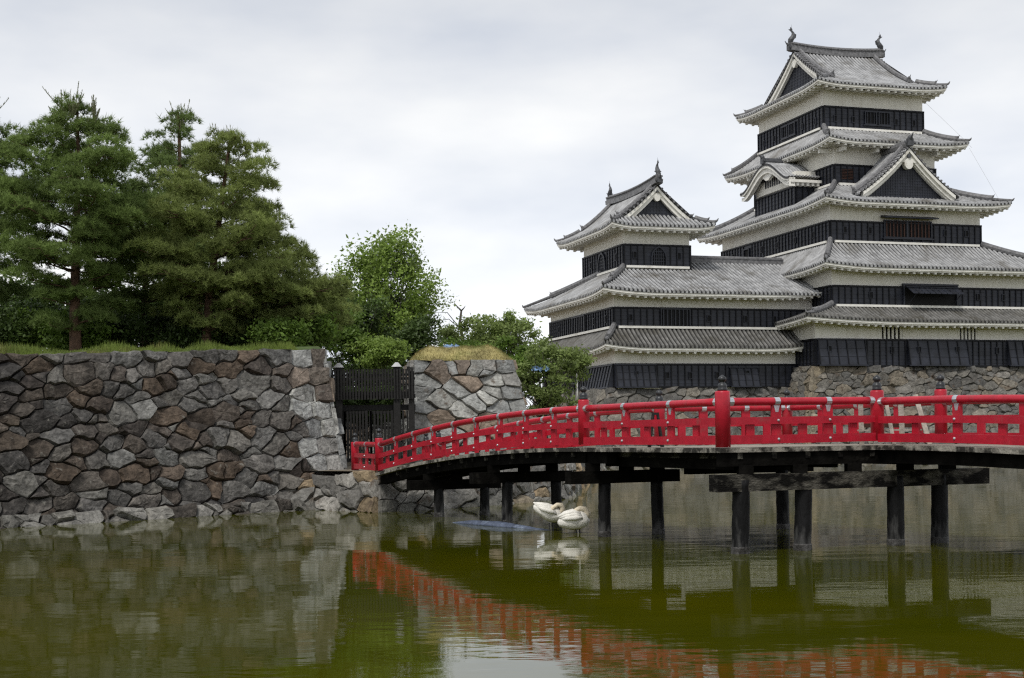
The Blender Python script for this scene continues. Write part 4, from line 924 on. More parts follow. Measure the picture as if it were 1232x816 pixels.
def bell_window(f, x0, x1, z0, z1, root, parent):
    c = (x0 + x1) / 2; hw = (x1 - x0) / 2
    out_ = [(-1, 0), (-.98, .45), (-.86, .66), (-.62, .82), (-.3, .94), (0, 1), (.3, .94), (.62, .82), (.86, .66), (.98, .45), (1, 0)]
    pts = [(c + a * hw, z0 + b * (z1 - z0)) for a, b in out_]; mb = MB(); f.slab(mb, list(reversed(pts)), .07, .085, 1); w = mb.build('window', ['black_board', 'black_gap'], parent, root=root)
    fr = MB()
    for i in range(len(pts) - 1):
        (xa, za), (xb, zb_) = pts[i], pts[i + 1]; g = lambda x, z: (c + (x - c) * 1.2, z0 + (z - z0) * 1.1); A, B = g(xa, za), g(xb, zb_); f.slab(fr, [(xa, za), (xb, zb_), B, A], .08, .2)
    fr.build('frame', 'black_board', w, root=root); lb = MB()
    for i in (-2, -1, 0, 1, 2): h = z0 + (z1 - z0) * (.95, .9, .72)[abs(i)]; f.box(lb, c + i * hw / 3 - .03, c + i * hw / 3 + .03, z0, h, .09, .14)
    for i in range(1, 5): zz = z0 + (z1 - z0) * i / 5.2; f.box(lb, x0 + .06, x1 - .06, zz - .025, zz + .025, .09, .13)
    lb.build('lattice', 'black_board', w, root=root)
bell_window(f3, -12.1, -11.1, 14.05, 15.25, tur, c3); bell_window(l3, 7.0, 8.2, 14.05, 15.25, tur, c3)
for x in (-13.4, -10.05): loophole(f3, x, 14.7, tur, c3)
for x in (4.9, 9.9): loophole(l3, x, 14.7, tur, c3)
hip_gable('roof', (-15.6, -7.75, 2.25, 13.9), 16.68, 19.66, 'v', 3.35, 12.5, t3, tur, c=.42, U=.24, s=.78, lattice='black_board')

# ------------------------------------------------------------------ the red bridge: two arms joined by a sideways jog on a wide platform
C1 = Vector((3.72, 24.8, 0)); E1 = Vector((-.434, .901, 0)); P1 = Vector((.901, .434, 0)); PJ = Vector((.914, .405, 0)); EB = Vector((-.405, .914, 0))
C2 = C1 + PJ * 3.37; G0 = C1 + PJ * 4.87; AW = 1.85; N5 = C1 + E1 * 5.1; F1c = N5 + P1 * AW; F2c = Vector((6.13, 31.3, 0)); LEN = 17.4; FWD = 13.0
def za1(b): return 1.945 - .75 * max(0, (b - 5.1) / 12.3) ** 2                 # rail foot height along the far arm
def za2(d): return 1.945 - .75 * (max(0, d) / 12.3) ** 2 * 0.9
bridge = empty('footbridge', (C1.x, C1.y, 0), 'red railed wooden footbridge with a sideways jog, on black timber piles over the moat', 'bridge', ori=(C1.x, C1.y, 0))
def z_(p, z): return (p.x, p.y, z)
# deck
mb = MB(); TK = .085
def deck_strip(pa, pb):                                       # paired edge points with heights
    for i in range(len(pa) - 1):
        a, b, c, d = pa[i], pb[i], pb[i + 1], pa[i + 1]; dn = Vector((0, 0, TK))
        A, B, C_, D_ = (Vector(q) for q in (a, b, c, d))
        mb.quad(A, B, C_, D_, 1); mb.quad(A - dn, D_ - dn, C_ - dn, B - dn, 0); mb.quad(A - dn, A, D_, D_ - dn, 0); mb.quad(B, B - dn, C_ - dn, C_, 0)
OUT = .12
bs = [5.1 + (LEN - 5.1) * i / 12 for i in range(13)]
deck_strip([z_(C1 + E1 * b - P1 * OUT, za1(b) - .07) for b in bs], [z_(C1 + E1 * b + P1 * (AW + OUT), za1(b) - .07) for b in bs])
ds = [0.0] + [FWD * i / 10 for i in range(1, 11)]
deck_strip([z_(C2 - EB * d - PJ * OUT, za2(d) - .07) for d in ds[1:]], [z_(G0 - EB * d + PJ * OUT, za2(d) - .07) for d in ds[1:]])
zp = za1(0) - .07
pl = [C1 - EB * OUT - PJ * OUT, C2 - EB * OUT - PJ * OUT, C2 - EB * ds[1] - PJ * OUT, G0 - EB * ds[1] + PJ * OUT, G0 + PJ * OUT, F2c + PJ * OUT + EB * OUT, F1c + EB * OUT, N5 - P1 * OUT]
def zz(i): return za2(ds[1]) - .07 if i in (2, 3) else zp
mb.poly([z_(p, zz(i)) for i, p in enumerate(pl)], 1); mb.poly([z_(p, zz(i) - TK) for i, p in reversed(list(enumerate(pl)))], 0)
for i in range(len(pl)): 
    j = (i + 1) % len(pl); mb.quad(z_(pl[i], zz(i) - TK), z_(pl[j], zz(j) - TK), z_(pl[j], zz(j)), z_(pl[i], zz(i)), 0)
mb.build('deck', ['deck_edge', 'deck_top'], bridge)
# girders under the deck
for off in (.14, .95, AW - .14):
    g = MB(); g.sweep([z_(C1 + E1 * b + P1 * off, za1(b) - .07 - TK - .125) for b in [4.2] + bs], .22, .24); g.build('girder', 'dark_wood', bridge)
for off in (.12, .75, 1.38):
    g = MB(); g.sweep([z_(C2 - EB * d + PJ * off, za2(max(0, d)) - .07 - TK - .125) for d in [-5.2, -2.5] + ds], .22, .24); g.build('girder', 'dark_wood', bridge)
for t in (.08, .5, .97):
    a = C1 + (C2 - C1) * t * 1.44; g = MB(); q0 = a + EB * .1; q1 = a + EB * 5.0; g.sweep([z_(q0, zp - TK - .16), z_(q1, zp - TK - .16)], .22, .30); g.build('girder', 'dark_wood', bridge)
for q0, q1 in ((C1 - PJ * .05 + EB * .04, G0 + PJ * .1 + EB * .04), (N5 + E1 * .05, F2c), ):
    g = MB(); g.sweep([z_(q0, zp - TK - .125), z_(q1, zp - TK - .125)], .22, .24); g.build('girder', 'dark_wood', bridge)
for i in range(16):
    b = 5.6 + i * .74; p = C1 + E1 * b; z = za1(b) - .07 - TK - .06; m = MB(); m.bar(z_(p - P1 * (.02), z), z_(p + P1 * (AW + .02), z), .10, .115); m.build('joist', 'weathered', bridge)
for i in range(7):
    p = C1 + PJ * (.3 + i * .72); m = MB(); m.bar(z_(p - EB * .09, zp - TK - .06), z_(p + EB * 4.9, zp - TK - .06), .10, .115); m.build('joist', 'weathered', bridge)
# piers: a cap beam on its piles
def pile(p, top, r=.15):
    m = MB(); rr = random.Random(int(p.x * 100)); lean = Vector((rr.uniform(-.03, .03), rr.uniform(-.03, .03), 0))
    m.lathe((p.x, p.y, 0), [(r * 1.04, -.9)] + [(r * (1.04 - .05 * i / 12) * rr.uniform(.97, 1.03), -.1 + (top + .1) * i / 12) for i in range(13)], 16)
    for i in range(len(m.v)): x, y, z = m.v[i]; m.v[i] = (x + lean.x * z + rr.uniform(-.005, .005), y + lean.y * z + rr.uniform(-.005, .005), z)
    o = m.build('pile', 'pile', bridge, smooth=True)
    m = MB(); m.lathe((p.x, p.y, 0), [(r * 1.10, -.4), (r * 1.10, .10), (r * 1.04, .12)], 14); m.build('foot_collar', 'pile_foot', o)
def cap(a, b, z, w=.26, h=.30, m_='weathered'):
    m = MB(); n = 6; pts = [a + (b - a) * i / n for i in range(n + 1)]; m.sweep([z_(p, z + .008 * math.sin(3.1 * i)) for i, p in enumerate(pts)], w, h); m.build('cap_beam', m_, bridge)
main_p = [C1 + PJ * q for q in (.33, 1.66, 3.76, 4.80)]
for p in main_p: pile(p, 1.3, .155)
cap(C1 - PJ * .22 - EB * .02, C1 + PJ * 5.9, 1.25, .30, .30)
for q in (.45, 1.6, 2.8, 4.0, 5.0):                              # bolsters between cap beam and girders
    m = MB(); p = C1 + PJ * q; m.box(p.x - .13, p.x + .13, p.y - .14, p.y + .14, 1.40, 1.56); m.build('bolster', 'dark_wood', bridge)
for b, offs, zc in ((5.0, (.40, 1.72), 1.15), (9.9, (.47, 1.84), 1.04), (14.0, (.42, 1.76), .76)):
    for q in offs: pile(C1 + E1 * b + P1 * q, zc, .13)
    cap(C1 + E1 * b - P1 * .45, C1 + E1 * b + P1 * (AW + .35), zc + .10, .26, .26, 'dark_wood')
    for q in (.14, .95, AW - .14): m = MB(); p = C1 + E1 * b + P1 * q; m.box(p.x - .15, p.x + .15, p.y - .16, p.y + .16, zc + .228, za1(b) - .07 - TK - .235); m.build('bolster', 'dark_wood', bridge)
pile(Vector((5.97, 31.1, 0)), 1.3, .14); cap(F2c - PJ * 2.6, F2c + PJ * .6, 1.40, .26, .28, 'dark_wood')
for d in (5.5, 10.5):
    for q in (.15, 1.35): pile(C2 - EB * d + PJ * q, 1.2, .15)
    cap(C2 - EB * d - PJ * .4, G0 - EB * d + PJ * .4, 1.3, .26, .26, 'dark_wood')
# railings
RH = .74
def post(p, z0, h=.93, r=.118, drop=.0, square=False):
    m = MB(); m.lathe((p.x, p.y, z0), [(r, -drop), (r, h - .03), (r * .93, h - .006), (r * .75, h)], 20); o = m.build('post', 'red', bridge, smooth=False)
    for pl_ in o.data.polygons: pl_.use_smooth = len(pl_.vertices) == 4 and abs(pl_.normal.z) < .5
    f = MB(); f.lathe((p.x, p.y, z0 + h), [(.088, 0), (.088, .035), (.080, .045), (.083, .075), (.083, .10), (.074, .112), (.068, .13), (.045, .142), (.040, .155), (.055, .168), (.070, .19), (.074, .21), (.068, .235), (.05, .255), (.028, .268), (.008, .285)], 16); f.build('finial', 'finial', o, smooth=True)
    return o
def rail_run(pts, side, name_side=1, nsp=1.35, end_gap=.10, patch_ends=True):
    """top, middle and foot rails between two posts, struts with silver straps, blocks between the two lower rails; side: +1/-1 the face that is turned outwards"""
    pts = [Vector(p) for p in pts]; d = pts[-1] - pts[0]; Lh = math.hypot(d.x, d.y); dh = Vector((d.x, d.y, 0)).normalized(); sd = Vector((dh.y, -dh.x, 0)) * side
    def at(t):                                                  # 0..1 along the run, height from the polyline
        x = t * (len(pts) - 1); i = min(int(x), len(pts) - 2); return pts[i] + (pts[i + 1] - pts[i]) * (x - i)
    n = max(1, round(Lh / nsp)); N_ = 12
    T = [i / N_ for i in range(N_ + 1)]; t0 = end_gap / Lh
    T2_ = [t0 + (1 - 2 * t0) * t for t in T]; up = lambda p, z: Vector((p.x, p.y, p.z + z))
    m = MB(); m.tube([up(at(t), RH) for t in T2_], .075, 10); o = m.build('top_rail', 'red', bridge, smooth=True)
    m = MB(); m.sweep([up(at(t), .40) + sd * .045 for t in T2_], .05, .13); m.build('middle_rail', 'red', bridge)
    m = MB(); m.sweep([up(at(t), .065) + sd * .045 for t in T2_], .06, .155); m.build('foot_rail', 'red', bridge)
    for i in range(1, n):
        t = i / n; p = at(t)
        m = MB(); m.bar(up(p, .0), up(p, RH - .03), .05, .20, up=dh); s_ = m.build('strut', 'red', bridge)
        k = MB()                                                # strap over the top rail with a tongue down the strut
        k.tube([up(p, RH) - dh * .055, up(p, RH) + dh * .055], .0795, 10)
        q = up(p, RH - .09) + sd * .028
        k.hexa([tuple(v) for v in (q - dh * .03 - Vector((0, 0, .10)), q + dh * .03 - Vector((0, 0, .10)), q + dh * .03 - sd * .006 - Vector((0, 0, .10)), q - dh * .03 - sd * .006 - Vector((0, 0, .10)), q - dh * .075 + Vector((0, 0, .07)), q + dh * .075 + Vector((0, 0, .07)), q + dh * .075 - sd * .006 + Vector((0, 0, .07)), q - dh * .075 - sd * .006 + Vector((0, 0, .07)))])
        k.build('strap', 'silver', s_)
        for z, off in ((.40, .07), (.065, .075)):
            k = MB(); k.ball(up(p, z) + sd * off, .027, 8); k.build('stud', 'silver', s_)
    for i in range(n):
        p = at((i + .5) / n); m = MB(); m.bar(up(p, .10), up(p, .37), .05, .17, up=dh); m.build('block', 'red', bridge)
    if patch_ends:
        for t, q in ((t0, 1), (1 - t0, -1)):                     # silver sleeves where the rail meets a post
            p = up(at(t), RH); k = MB(); k.tube([p - dh * q * .02, p + dh * q * .10], .0805, 10); k.build('sleeve', 'silver', o)
near = [C1 + E1 * b for b in (LEN, 5.1, 0)]
far455 = C1 + E1 * LEN
rail_run([z_(C1 + E1 * b, za1(b)) for b in [LEN - (LEN - 5.1) * i / 12 for i in range(13)]], 1, nsp=1.37)
rail_run([z_(N5, za1(5.1)), z_(C1, za1(0))], 1, nsp=1.7)
rail_run([z_(C1, za1(0)), z_(C2, za1(0) + .02)], 1, nsp=1.12)
dseg = 4.6
for k in range(3): rail_run([z_(C2 - EB * (k * 4.3 + 4.3 * i / 6), za2(k * 4.3 + 4.3 * i / 6)) for i in range(7)], 1, nsp=1.9)
rail_run([z_(C1 + E1 * b + P1 * AW, za1(b)) for b in [LEN - (LEN - 5.1) * i / 12 for i in range(13)]], -1, nsp=1.37)
rail_run([z_(F1c, zp + .07), z_(F2c, zp + .07)], -1, nsp=1.1)
rail_run([z_(F2c, zp + .07), z_(G0, zp + .07)], -1, nsp=1.3)
for k in range(3): rail_run([z_(G0 - EB * (k * 4.3 + 4.3 * i / 6), za2(k * 4.3 + 4.3 * i / 6)) for i in range(7)], -1, nsp=1.9)
W427 = Vector((-4.82, 43.1, 0)); rail_run([z_(W427, 1.22), z_(far455, 1.20)], 1, nsp=1.3)
W514 = Vector((-2.75, 45.0, 0)); rail_run([z_(W514, 1.22), z_(far455 + P1 * AW, 1.20)], -1, nsp=1.3)
post(W427, 1.16, .86); post(far455, 1.19, .94); post(N5, za1(5.1)); post(C1, za1(0), .935, .135, .06); post(C2, za1(0) + .02, .93, .125)
post(W514, 1.16, .86); post(far455 + P1 * AW, 1.19, .94); post(F1c, zp + .07, .86); post(F2c, zp + .07, .86); post(G0, zp + .07, .97)
for k in range(1, 4):
    post(C2 - EB * 4.3 * k, za2(4.3 * k)); post(G0 - EB * 4.3 * k, za2(4.3 * k))

# ------------------------------------------------------------------ the black gate
gate = empty('wooden_gate', (-5.05, 50.2, LAND), 'black wooden lattice gate between the two stone walls at the bridge end', 'gate', ori=(-5.05, 50.2, LAND))
GY = 50.2; gx0, gx1 = -6.75, -3.45
def gpost(x, w, z1, capm=False):
    m = MB(); m.box(x - w / 2, x + w / 2, GY - w / 2, GY + w / 2, LAND - .1, z1); o = m.build('post', 'gate_wood', gate)
    if capm:
        m = MB(); a = w / 2 + .06; m.hexa([(x - a, GY - a, z1), (x + a, GY - a, z1), (x + a, GY + a, z1), (x - a, GY + a, z1), (x - .05, GY - .05, z1 + .16), (x + .05, GY - .05, z1 + .16), (x + .05, GY + .05, z1 + .16), (x - .05, GY + .05, z1 + .16)]); m.build('post_cap', 'tile_cover', o)
gpost(-6.15, .24, 4.66, True); gpost(-4.08, .24, 4.66, True); gpost(gx0 + .12, .2, 4.45); gpost(gx1 - .12, .2, 4.5)
def beam(z, h, d=.16, y=0.0, x0=gx0, x1=gx1): m = MB(); m.box(x0, x1, GY - d / 2 + y, GY + d / 2 + y, z - h / 2, z + h / 2); m.build('beam', 'gate_wood', gate)
beam(3.62, .14, .20, .19); beam(4.25, .09, .08, .19); beam(3.22, .20, .22, .22); beam(1.36, .12, .10, .20)
def bars(x0, x1, z0, z1, step, w, y, name):
    m = MB(); n = max(1, round((x1 - x0) / step))
    for i in range(n): x = x0 + (x1 - x0) * (i + .5) / n; m.box(x - w / 2, x + w / 2, GY + y - .03, GY + y + .03, z0, z1)
    return m, m
m, _ = bars(gx0 + .02, gx1 - .02, 3.50, 4.58, .105, .068, -.17, ''); m.box(gx0, gx1, GY - .138, GY - .10, 4.34, 4.42); m.box(gx0, gx1, GY - .138, GY - .10, 3.64, 3.78); m.box(gx0, gx1, GY - .138, GY - .10, 4.0, 4.06); m.build('lattice', 'gate_wood', gate)
for a, b in ((-6.02, -5.14), (-5.08, -4.22)):
    m, _ = bars(a, b, 1.28, 3.10, .115, .070, -.02, '')
    for z in (1.34, 1.9, 2.5, 3.04): m.box(a, b, GY + .012, GY + .06, z - .05, z + .05)
    m.box(a, a + .09, GY - .05, GY + .05, 1.27, 3.11); m.box(b - .09, b, GY - .051, GY + .051, 1.27, 3.11); m.build('door_leaf', 'gate_wood', gate)
m, _ = bars(-3.95, gx1 - .2, 1.28, 3.10, .13, .062, 0, ''); m.box(-3.95, gx1 - .2, GY + .031, GY + .07, 2.2, 2.3); m.build('side_lattice', 'gate_wood', gate)
# wall seen through the gate
mb = MB(); P, L, Hh = patch((-9.5, 59.2, .9), (-3.4, 59.0, .9), (-9.5, 60.0, 3.0), (-3.4, 59.8, 4.5)); stones(mb, P, L, Hh, .8, .5, 61, gate_col, bulge=.07, gap=.008)
tag(mb.build('stone_wall', ['stone_pale', 'gap']), 'inner stone wall seen through the bars of the black gate', 'wall')

# ------------------------------------------------------------------ trees and plants
def pxat(x, y, D):
    a, b = x - 616, y - 525; c, s = math.cos(.0133), math.sin(.0133); return Vector(((a * c - b * s) / 1692 * D, D, EYE - (a * s + b * c) / 1692 * D))
rng = np.random.default_rng(7)
def tuft_set(k, n, ln, wd, cone):
    """k different needle tufts of n thin triangles"""
    out = []
    for _ in range(k):
        ph = rng.uniform(0, 2 * np.pi, n); th = np.arccos(1 - rng.uniform(0.02, 1, n) * (1 - np.cos(cone)))
        d_ = np.stack([np.sin(th) * np.cos(ph), np.sin(th) * np.sin(ph), np.cos(th)], 1); l_ = ln * rng.uniform(.7, 1.15, n)[:, None]
        sd = np.cross(d_, rng.normal(size=(n, 3))); sd /= np.linalg.norm(sd, axis=1)[:, None]
        off = rng.uniform(0, .35, (n, 1)) * ln * np.array([[0, 0, 1.]])
        out.append(np.stack([off + sd * wd / 2, off - sd * wd / 2, off + d_ * l_], 1))
    return np.array(out)                                       # k,n,3,3
TUFTS = tuft_set(8, 14, .20, .020, math.radians(72))
def place_tufts(T, pos, axis, scale):
    n = len(pos); k = rng.integers(0, len(T), n); axis = axis / np.linalg.norm(axis, axis=1)[:, None]
    r = np.cross(axis, rng.normal(size=(n, 3))); r /= np.linalg.norm(r, axis=1)[:, None]; q = np.cross(axis, r)
    Mx = np.stack([r, q, axis], 2)                             # columns
    t = T[k] * scale[:, None, None, None]
    return np.einsum('nij,nktj->nkti', Mx, t) + pos[:, None, None, :]
def pine(base, height, rad, seed, label, m_, lean=(0, 0), bare=.18, skew=(0, 0), top_sharp=1.0, dens=1.0, leaders=1, wide_at=.30, spikes=0):
    rr = random.Random(seed); base = Vector(base); o = empty('pine_tree', base, label, 'pine tree', 'pines on the wall bank', ori=tuple(base))
    tm = MB(); H_ = height
    def trunk(t): return base + Vector((lean[0] * t + .16 * math.sin(3.3 * t + seed), lean[1] * t + .12 * math.sin(2.7 * t + seed * 2), H_ * t))
    r0 = .024 * H_
    tm.tube([trunk(i / 12) - Vector((0, 0, .15 if i == 0 else 0)) for i in range(13)], [r0 * (1 - .86 * (i / 12)) + .008 for i in range(13)], 9)
    pads = []; z = bare
    while z < .985:
        f = (z - bare) / (1 - bare)
        prof_ = rad * (min(1, (f + .12) / (wide_at + .12)) ** .7 if f < wide_at else max(.05, ((1 - f) / (1 - wide_at))) ** (.75 * top_sharp))
        n = rr.choice((3, 4, 4, 5)); a0 = rr.uniform(0, 6.28)
        for i in range(n):
            a = a0 + 6.283 * i / n + rr.uniform(-.4, .4); L_ = prof_ * rr.uniform(.65, 1.15) + .1; p0 = trunk(z + rr.uniform(-.015, .015))
            dx, dy = math.cos(a), math.sin(a); sk = 1 + skew[0] * dx * (1 - f) + skew[1] * dy; L_ *= max(.4, sk)
            rise = (.02 + .30 * f) * L_; droop = rr.uniform(-.10, .10) * L_
            pts = [p0 + Vector((dx * L_ * t, dy * L_ * t, rise * t + droop * math.sin(t * 2.6) + .10 * L_ * t * t)) + Vector((rr.uniform(-.05, .05), rr.uniform(-.05, .05), 0)) * L_ * .6 * (t > 0) for t in (0, .25, .5, .75, 1)]
            rb = max(.012, .010 * L_ + .022 * (1 - f) * (H_ / 10)); tm.tube(pts, [rb, rb * .8, rb * .6, rb * .42, rb * .2], 5)
            ns = max(1, int(L_ / .48))
            for j in range(ns):
                t = .30 + .70 * (j + rr.random()) / ns; q = pts[0].lerp(pts[-1], t); k = min(3, int(t * 4)); q = pts[k].lerp(pts[k + 1], t * 4 - k)
                w = (.30 + .16 * L_ * (1 - abs(t - .6))) * rr.uniform(.75, 1.2); w = min(w, .80)
                side = Vector((-dy, dx, 0)) * rr.uniform(-1, 1) * .32 * L_ * (1.1 - t * .5); e = q + side + Vector((0, 0, rr.uniform(-.05, .14)))
                if side.length > .2: tm.tube([q, q.lerp(e, .6) + Vector((0, 0, -.03)), e], [rb * .4, rb * .3, .006], 4)
                pads.append((e, w, dx, dy, f))
        z += (.049 + .020 * rr.random()) * (10 / H_) ** .6
    for k in range(leaders): pads.append((trunk(1.0) + Vector((rr.uniform(-.3, .3) * k, rr.uniform(-.3, .3) * k, -.1)), .28, 0, 0, 1.0))
    tm.build('trunk', 'bark', o, smooth=True)
    P_, A_ = [], []
    for e, w, dx, dy, f in pads:
        n = int(44 * dens * (w / .5) ** 1.6) + 8
        a = rng.uniform(0, 2 * np.pi, n); r_ = w * np.sqrt(rng.uniform(0, 1, n)); hz = .34 * w * (1 - (r_ / w) ** 2) + rng.normal(0, .065, n) - .08 * r_
        P_.append(np.stack([e.x + r_ * np.cos(a), e.y + r_ * np.sin(a), e.z + hz], 1))
        A_.append(np.stack([.75 * np.cos(a) * r_ / w + .3 * dx, .75 * np.sin(a) * r_ / w + .3 * dy, np.full(n, .75)], 1) + rng.normal(0, .28, (n, 3)))
    P_ = np.concatenate(P_); A_ = np.concatenate(A_); tri = place_tufts(TUFTS, P_, A_, rng.uniform(.75, 1.25, len(P_))).reshape(-1, 3, 3)
    mi = np.zeros(len(tri), int)
    # pale upright spring shoots on the topmost sprays
    c = []
    ups = [p for p in pads if p[4] > .80]
    for e, w, dx, dy, f in ups:
        for k in range(rr.randint(1, 3)):
            b = np.array([e.x + rr.uniform(-.5, .5) * w, e.y + rr.uniform(-.5, .5) * w, e.z + .05]); l_ = rr.uniform(.16, .42); n = 26
            h = rng.uniform(0, 1, n) ** .8 * l_; lean_ = np.array([rr.uniform(-.15, .15), rr.uniform(-.15, .15)]); ph = rng.uniform(0, 6.28, n)
            p0 = b + np.stack([lean_[0] * h, lean_[1] * h, h], 1); dd = np.stack([np.cos(ph) * .45, np.sin(ph) * .45, np.full(n, 1.)], 1) * .075 * rng.uniform(.6, 1.3, (n, 1))
            sd = np.stack([-np.sin(ph), np.cos(ph), np.zeros(n)], 1) * .008; c.append(np.stack([p0 + sd, p0 - sd, p0 + dd], 1))
            st = np.array([[b + [.008, 0, 0], b - [.008, 0, 0], b + [lean_[0] * l_, lean_[1] * l_, l_ + .05]], [b + [0, .008, 0], b - [0, .008, 0], b + [lean_[0] * l_, lean_[1] * l_, l_ + .05]]]); c.append(st)
    tips = []
    for k in range(spikes):                                    # tall leading shoots with whorled side shoots
        b0 = trunk(1.0) + Vector(((k - (spikes - 1) / 2) * .75 + rr.uniform(-.15, .15), rr.uniform(-.5, .5), -.45 - .15 * abs(k - 1))); 
        for j in range(rr.randint(8, 12)):
            l_ = rr.uniform(.8, 1.25) if j < 2 else rr.uniform(.45, 1.0); lx, ly = rr.gauss(0, .30), rr.gauss(0, .30); n = 170; b = np.array(b0)
            h = rng.uniform(0, 1, n) ** 1.35; cur = h ** 1.5; ph = rng.uniform(0, 6.28, n); p0 = b + np.stack([lx * (1.5 * h - .5 * cur) * l_, ly * (1.5 * h - .5 * cur) * l_, h * l_], 1)
            dd = np.stack([np.cos(ph) * .6, np.sin(ph) * .6, np.full(n, 1.)], 1) * .105 * rng.uniform(.5, 1.3, (n, 1)) * (1.2 - .7 * h[:, None]); sd = np.stack([-np.sin(ph), np.cos(ph), np.zeros(n)], 1) * .013
            c.append(np.stack([p0 + sd, p0 - sd, p0 + dd], 1)); tips.append([b0 + Vector((lx * (1.5 * t - .5 * t ** 1.5) * l_, ly * (1.5 * t - .5 * t ** 1.5) * l_, t * l_)) for t in (0, .25, .5, .75, 1)])
    if tips:
        tt = MB()
        for tp in tips: tt.tube(tp, [.010, .009, .007, .005, .002], 5)
        tt.build('leading_shoots', 'pine_shoot', o)
    if c: c = np.concatenate(c); tri = np.concatenate([tri, c]); mi = np.concatenate([mi, np.ones(len(c), int)])
    mesh_np('foliage', tri, np.arange(len(tri) * 3), [m_, 'pine_shoot'], o, mi)
    return o
M['pine_shoot'] = mat('pine_shoot', (0.26, 0.27, 0.15), 0.6, 0.25, 2, trans=0.2)
Z0 = 4.75
def bank(x, y, D): p = pxat(x, y, D); return (p.x, p.y, Z0 - .05)
pine(bank(97, 410, 47.5), 8.7, 3.0, 11, 'tall bushy dark pine with a red-brown leaning trunk above the left wall', 'pine_a', lean=(-.15, 0), bare=.16, spikes=3, dens=1.15, wide_at=.42, top_sharp=.8)
pine(bank(250, 410, 49), 8.0, 3.1, 23, 'olive green pine with tiered branches and a bare orange trunk showing in its middle', 'pine_b', lean=(.75, 0), bare=.15, skew=(.16, 0), dens=1.1, wide_at=.30, top_sharp=.85)
pine(bank(-42, 410, 50), 9.4, 2.8, 31, 'pine cut by the left edge of the photo, only its right branches showing', 'pine_c', lean=(.4, 0), spikes=2, wide_at=.45, top_sharp=.8)
pine(bank(214, 410, 55), 10.3, 2.7, 43, 'slender pine with a thin pointed leader, standing behind between the two big pines', 'pine_c', bare=.30, spikes=1, wide_at=.35, dens=.9)
pine(bank(360, 412, 52), 4.5, 1.7, 57, 'low pointed pine at the right end of the row, next to the light green tree', 'pine_b', bare=.12, lean=(.2, 0), skew=(.2, 0), wide_at=.30, dens=1.0)
pine(bank(170, 412, 53), 7.2, 2.7, 63, 'darkest pine in the shade behind the two front trunks', 'pine_c', bare=.22, wide_at=.4)
pine(bank(318, 410, 50.5), 5.2, 2.3, 77, 'short broad pine with drooping olive branches above the pale corner blocks', 'pine_b', bare=.10, wide_at=.30, dens=1.1, skew=(.2, 0))

def leaf_tris(pos, size, up=.7):
    n = len(pos); nrm = rng.normal(size=(n, 3)) + np.array([0, -.25, up]); nrm /= np.linalg.norm(nrm, axis=1)[:, None]
    a = np.cross(nrm, rng.normal(size=(n, 3))); a /= np.linalg.norm(a, axis=1)[:, None]; b = np.cross(nrm, a); s = size[:, None]
    p0 = pos - a * s * .6; p1 = pos + b * s * .30; p2 = pos + a * s * .6; p3 = pos - b * s * .30
    return np.concatenate([np.stack([p0, p1, p2], 1), np.stack([p0, p2, p3], 1)])
def broadleaf(name, base, cen, ax, seed, label, cat, m_, clumps=70, per=180, cr=.62, leaf=.15, flat=.55, trunk_r=.14, group=None, inner=.5, bark='bark_grey', limbs=True, spiky=0.0, up=.7):
    rr = random.Random(seed); base = Vector(base); cen = Vector(cen); o = empty(name, base, label, cat, group, ori=tuple(base)); C_ = []
    for i in range(clumps):
        v = Vector((rr.gauss(0, 1), rr.gauss(0, 1), rr.gauss(0, 1))).normalized() * (inner + (1 - inner) * rr.random() ** .6)
        C_.append(cen + Vector((v.x * ax[0], v.y * ax[1], v.z * ax[2])) * rr.uniform(.86, 1.08))
    tm = MB(); fork = base.lerp(cen, .45); mid = base.lerp(fork, .5) + Vector((.08, 0, 0)); tm.tube([base - Vector((0, 0, .15)), mid, fork, cen.lerp(fork, .3)], [trunk_r, trunk_r * .85, trunk_r * .7, trunk_r * .35], 8)
    for c in (C_ if limbs else []):
        s_ = base.lerp(cen, rr.uniform(.35, .8)); k = s_.lerp(c, .55) + Vector((rr.uniform(-.2, .2), rr.uniform(-.2, .2), rr.uniform(-.05, .25))) * (c - s_).length * .35
        tm.tube([s_, k, c], [trunk_r * .22, trunk_r * .13, .006], 4)
    tm.build('trunk', bark, o, smooth=True); P_ = []
    for c in C_:
        n = int(per * rr.uniform(.6, 1.3)); r_ = cr * rr.uniform(.7, 1.25); g = rng.normal(size=(n, 3)) * np.array([r_, r_, r_ * flat]) * .5
        if spiky:                                               # upright sprays
            k = rng.integers(0, 5, n); dirs = np.stack([rng.uniform(-.5, .5, 5), rng.uniform(-.5, .5, 5), rng.uniform(.6, 1.2, 5)], 1); t = rng.uniform(0, 1, n)[:, None] * spiky
            g = g * .62 + dirs[k] * t
        P_.append(g + np.array(c))
    P_ = np.concatenate(P_); tri = leaf_tris(P_, leaf * rng.uniform(.6, 1.3, len(P_)), up)
    mesh_np('foliage', tri, np.arange(len(tri) * 3), m_, o); return o
p = pxat(460, 360, 66)
broadleaf('leafy_tree', (p.x - .1, 66, LAND), p - Vector((0, 0, .45)), (2.35, 2.2, 3.1), 5, 'tall rounded bright green broadleaf tree behind the black gate', 'tree', 'leaf_a', 125, 195, .8, .16, .75, .20, inner=.5, spiky=1.0)
def shrub(px, py, D, ax, seed, label, m_='leaf_a', clumps=26, per=150, name='shrub', base_z=LAND, cat='shrub', group=None, **k):
    p = pxat(px, py, D); k = dict(dict(cr=.5, leaf=.14, flat=.5, trunk_r=.05, inner=.35), **k)
    return broadleaf(name, (p.x, D, base_z), p, ax, seed, label, cat, m_, clumps, per, group=group, **k)
GS = 'shrubs behind the gate'; UB = 'undergrowth bushes along the wall bank'
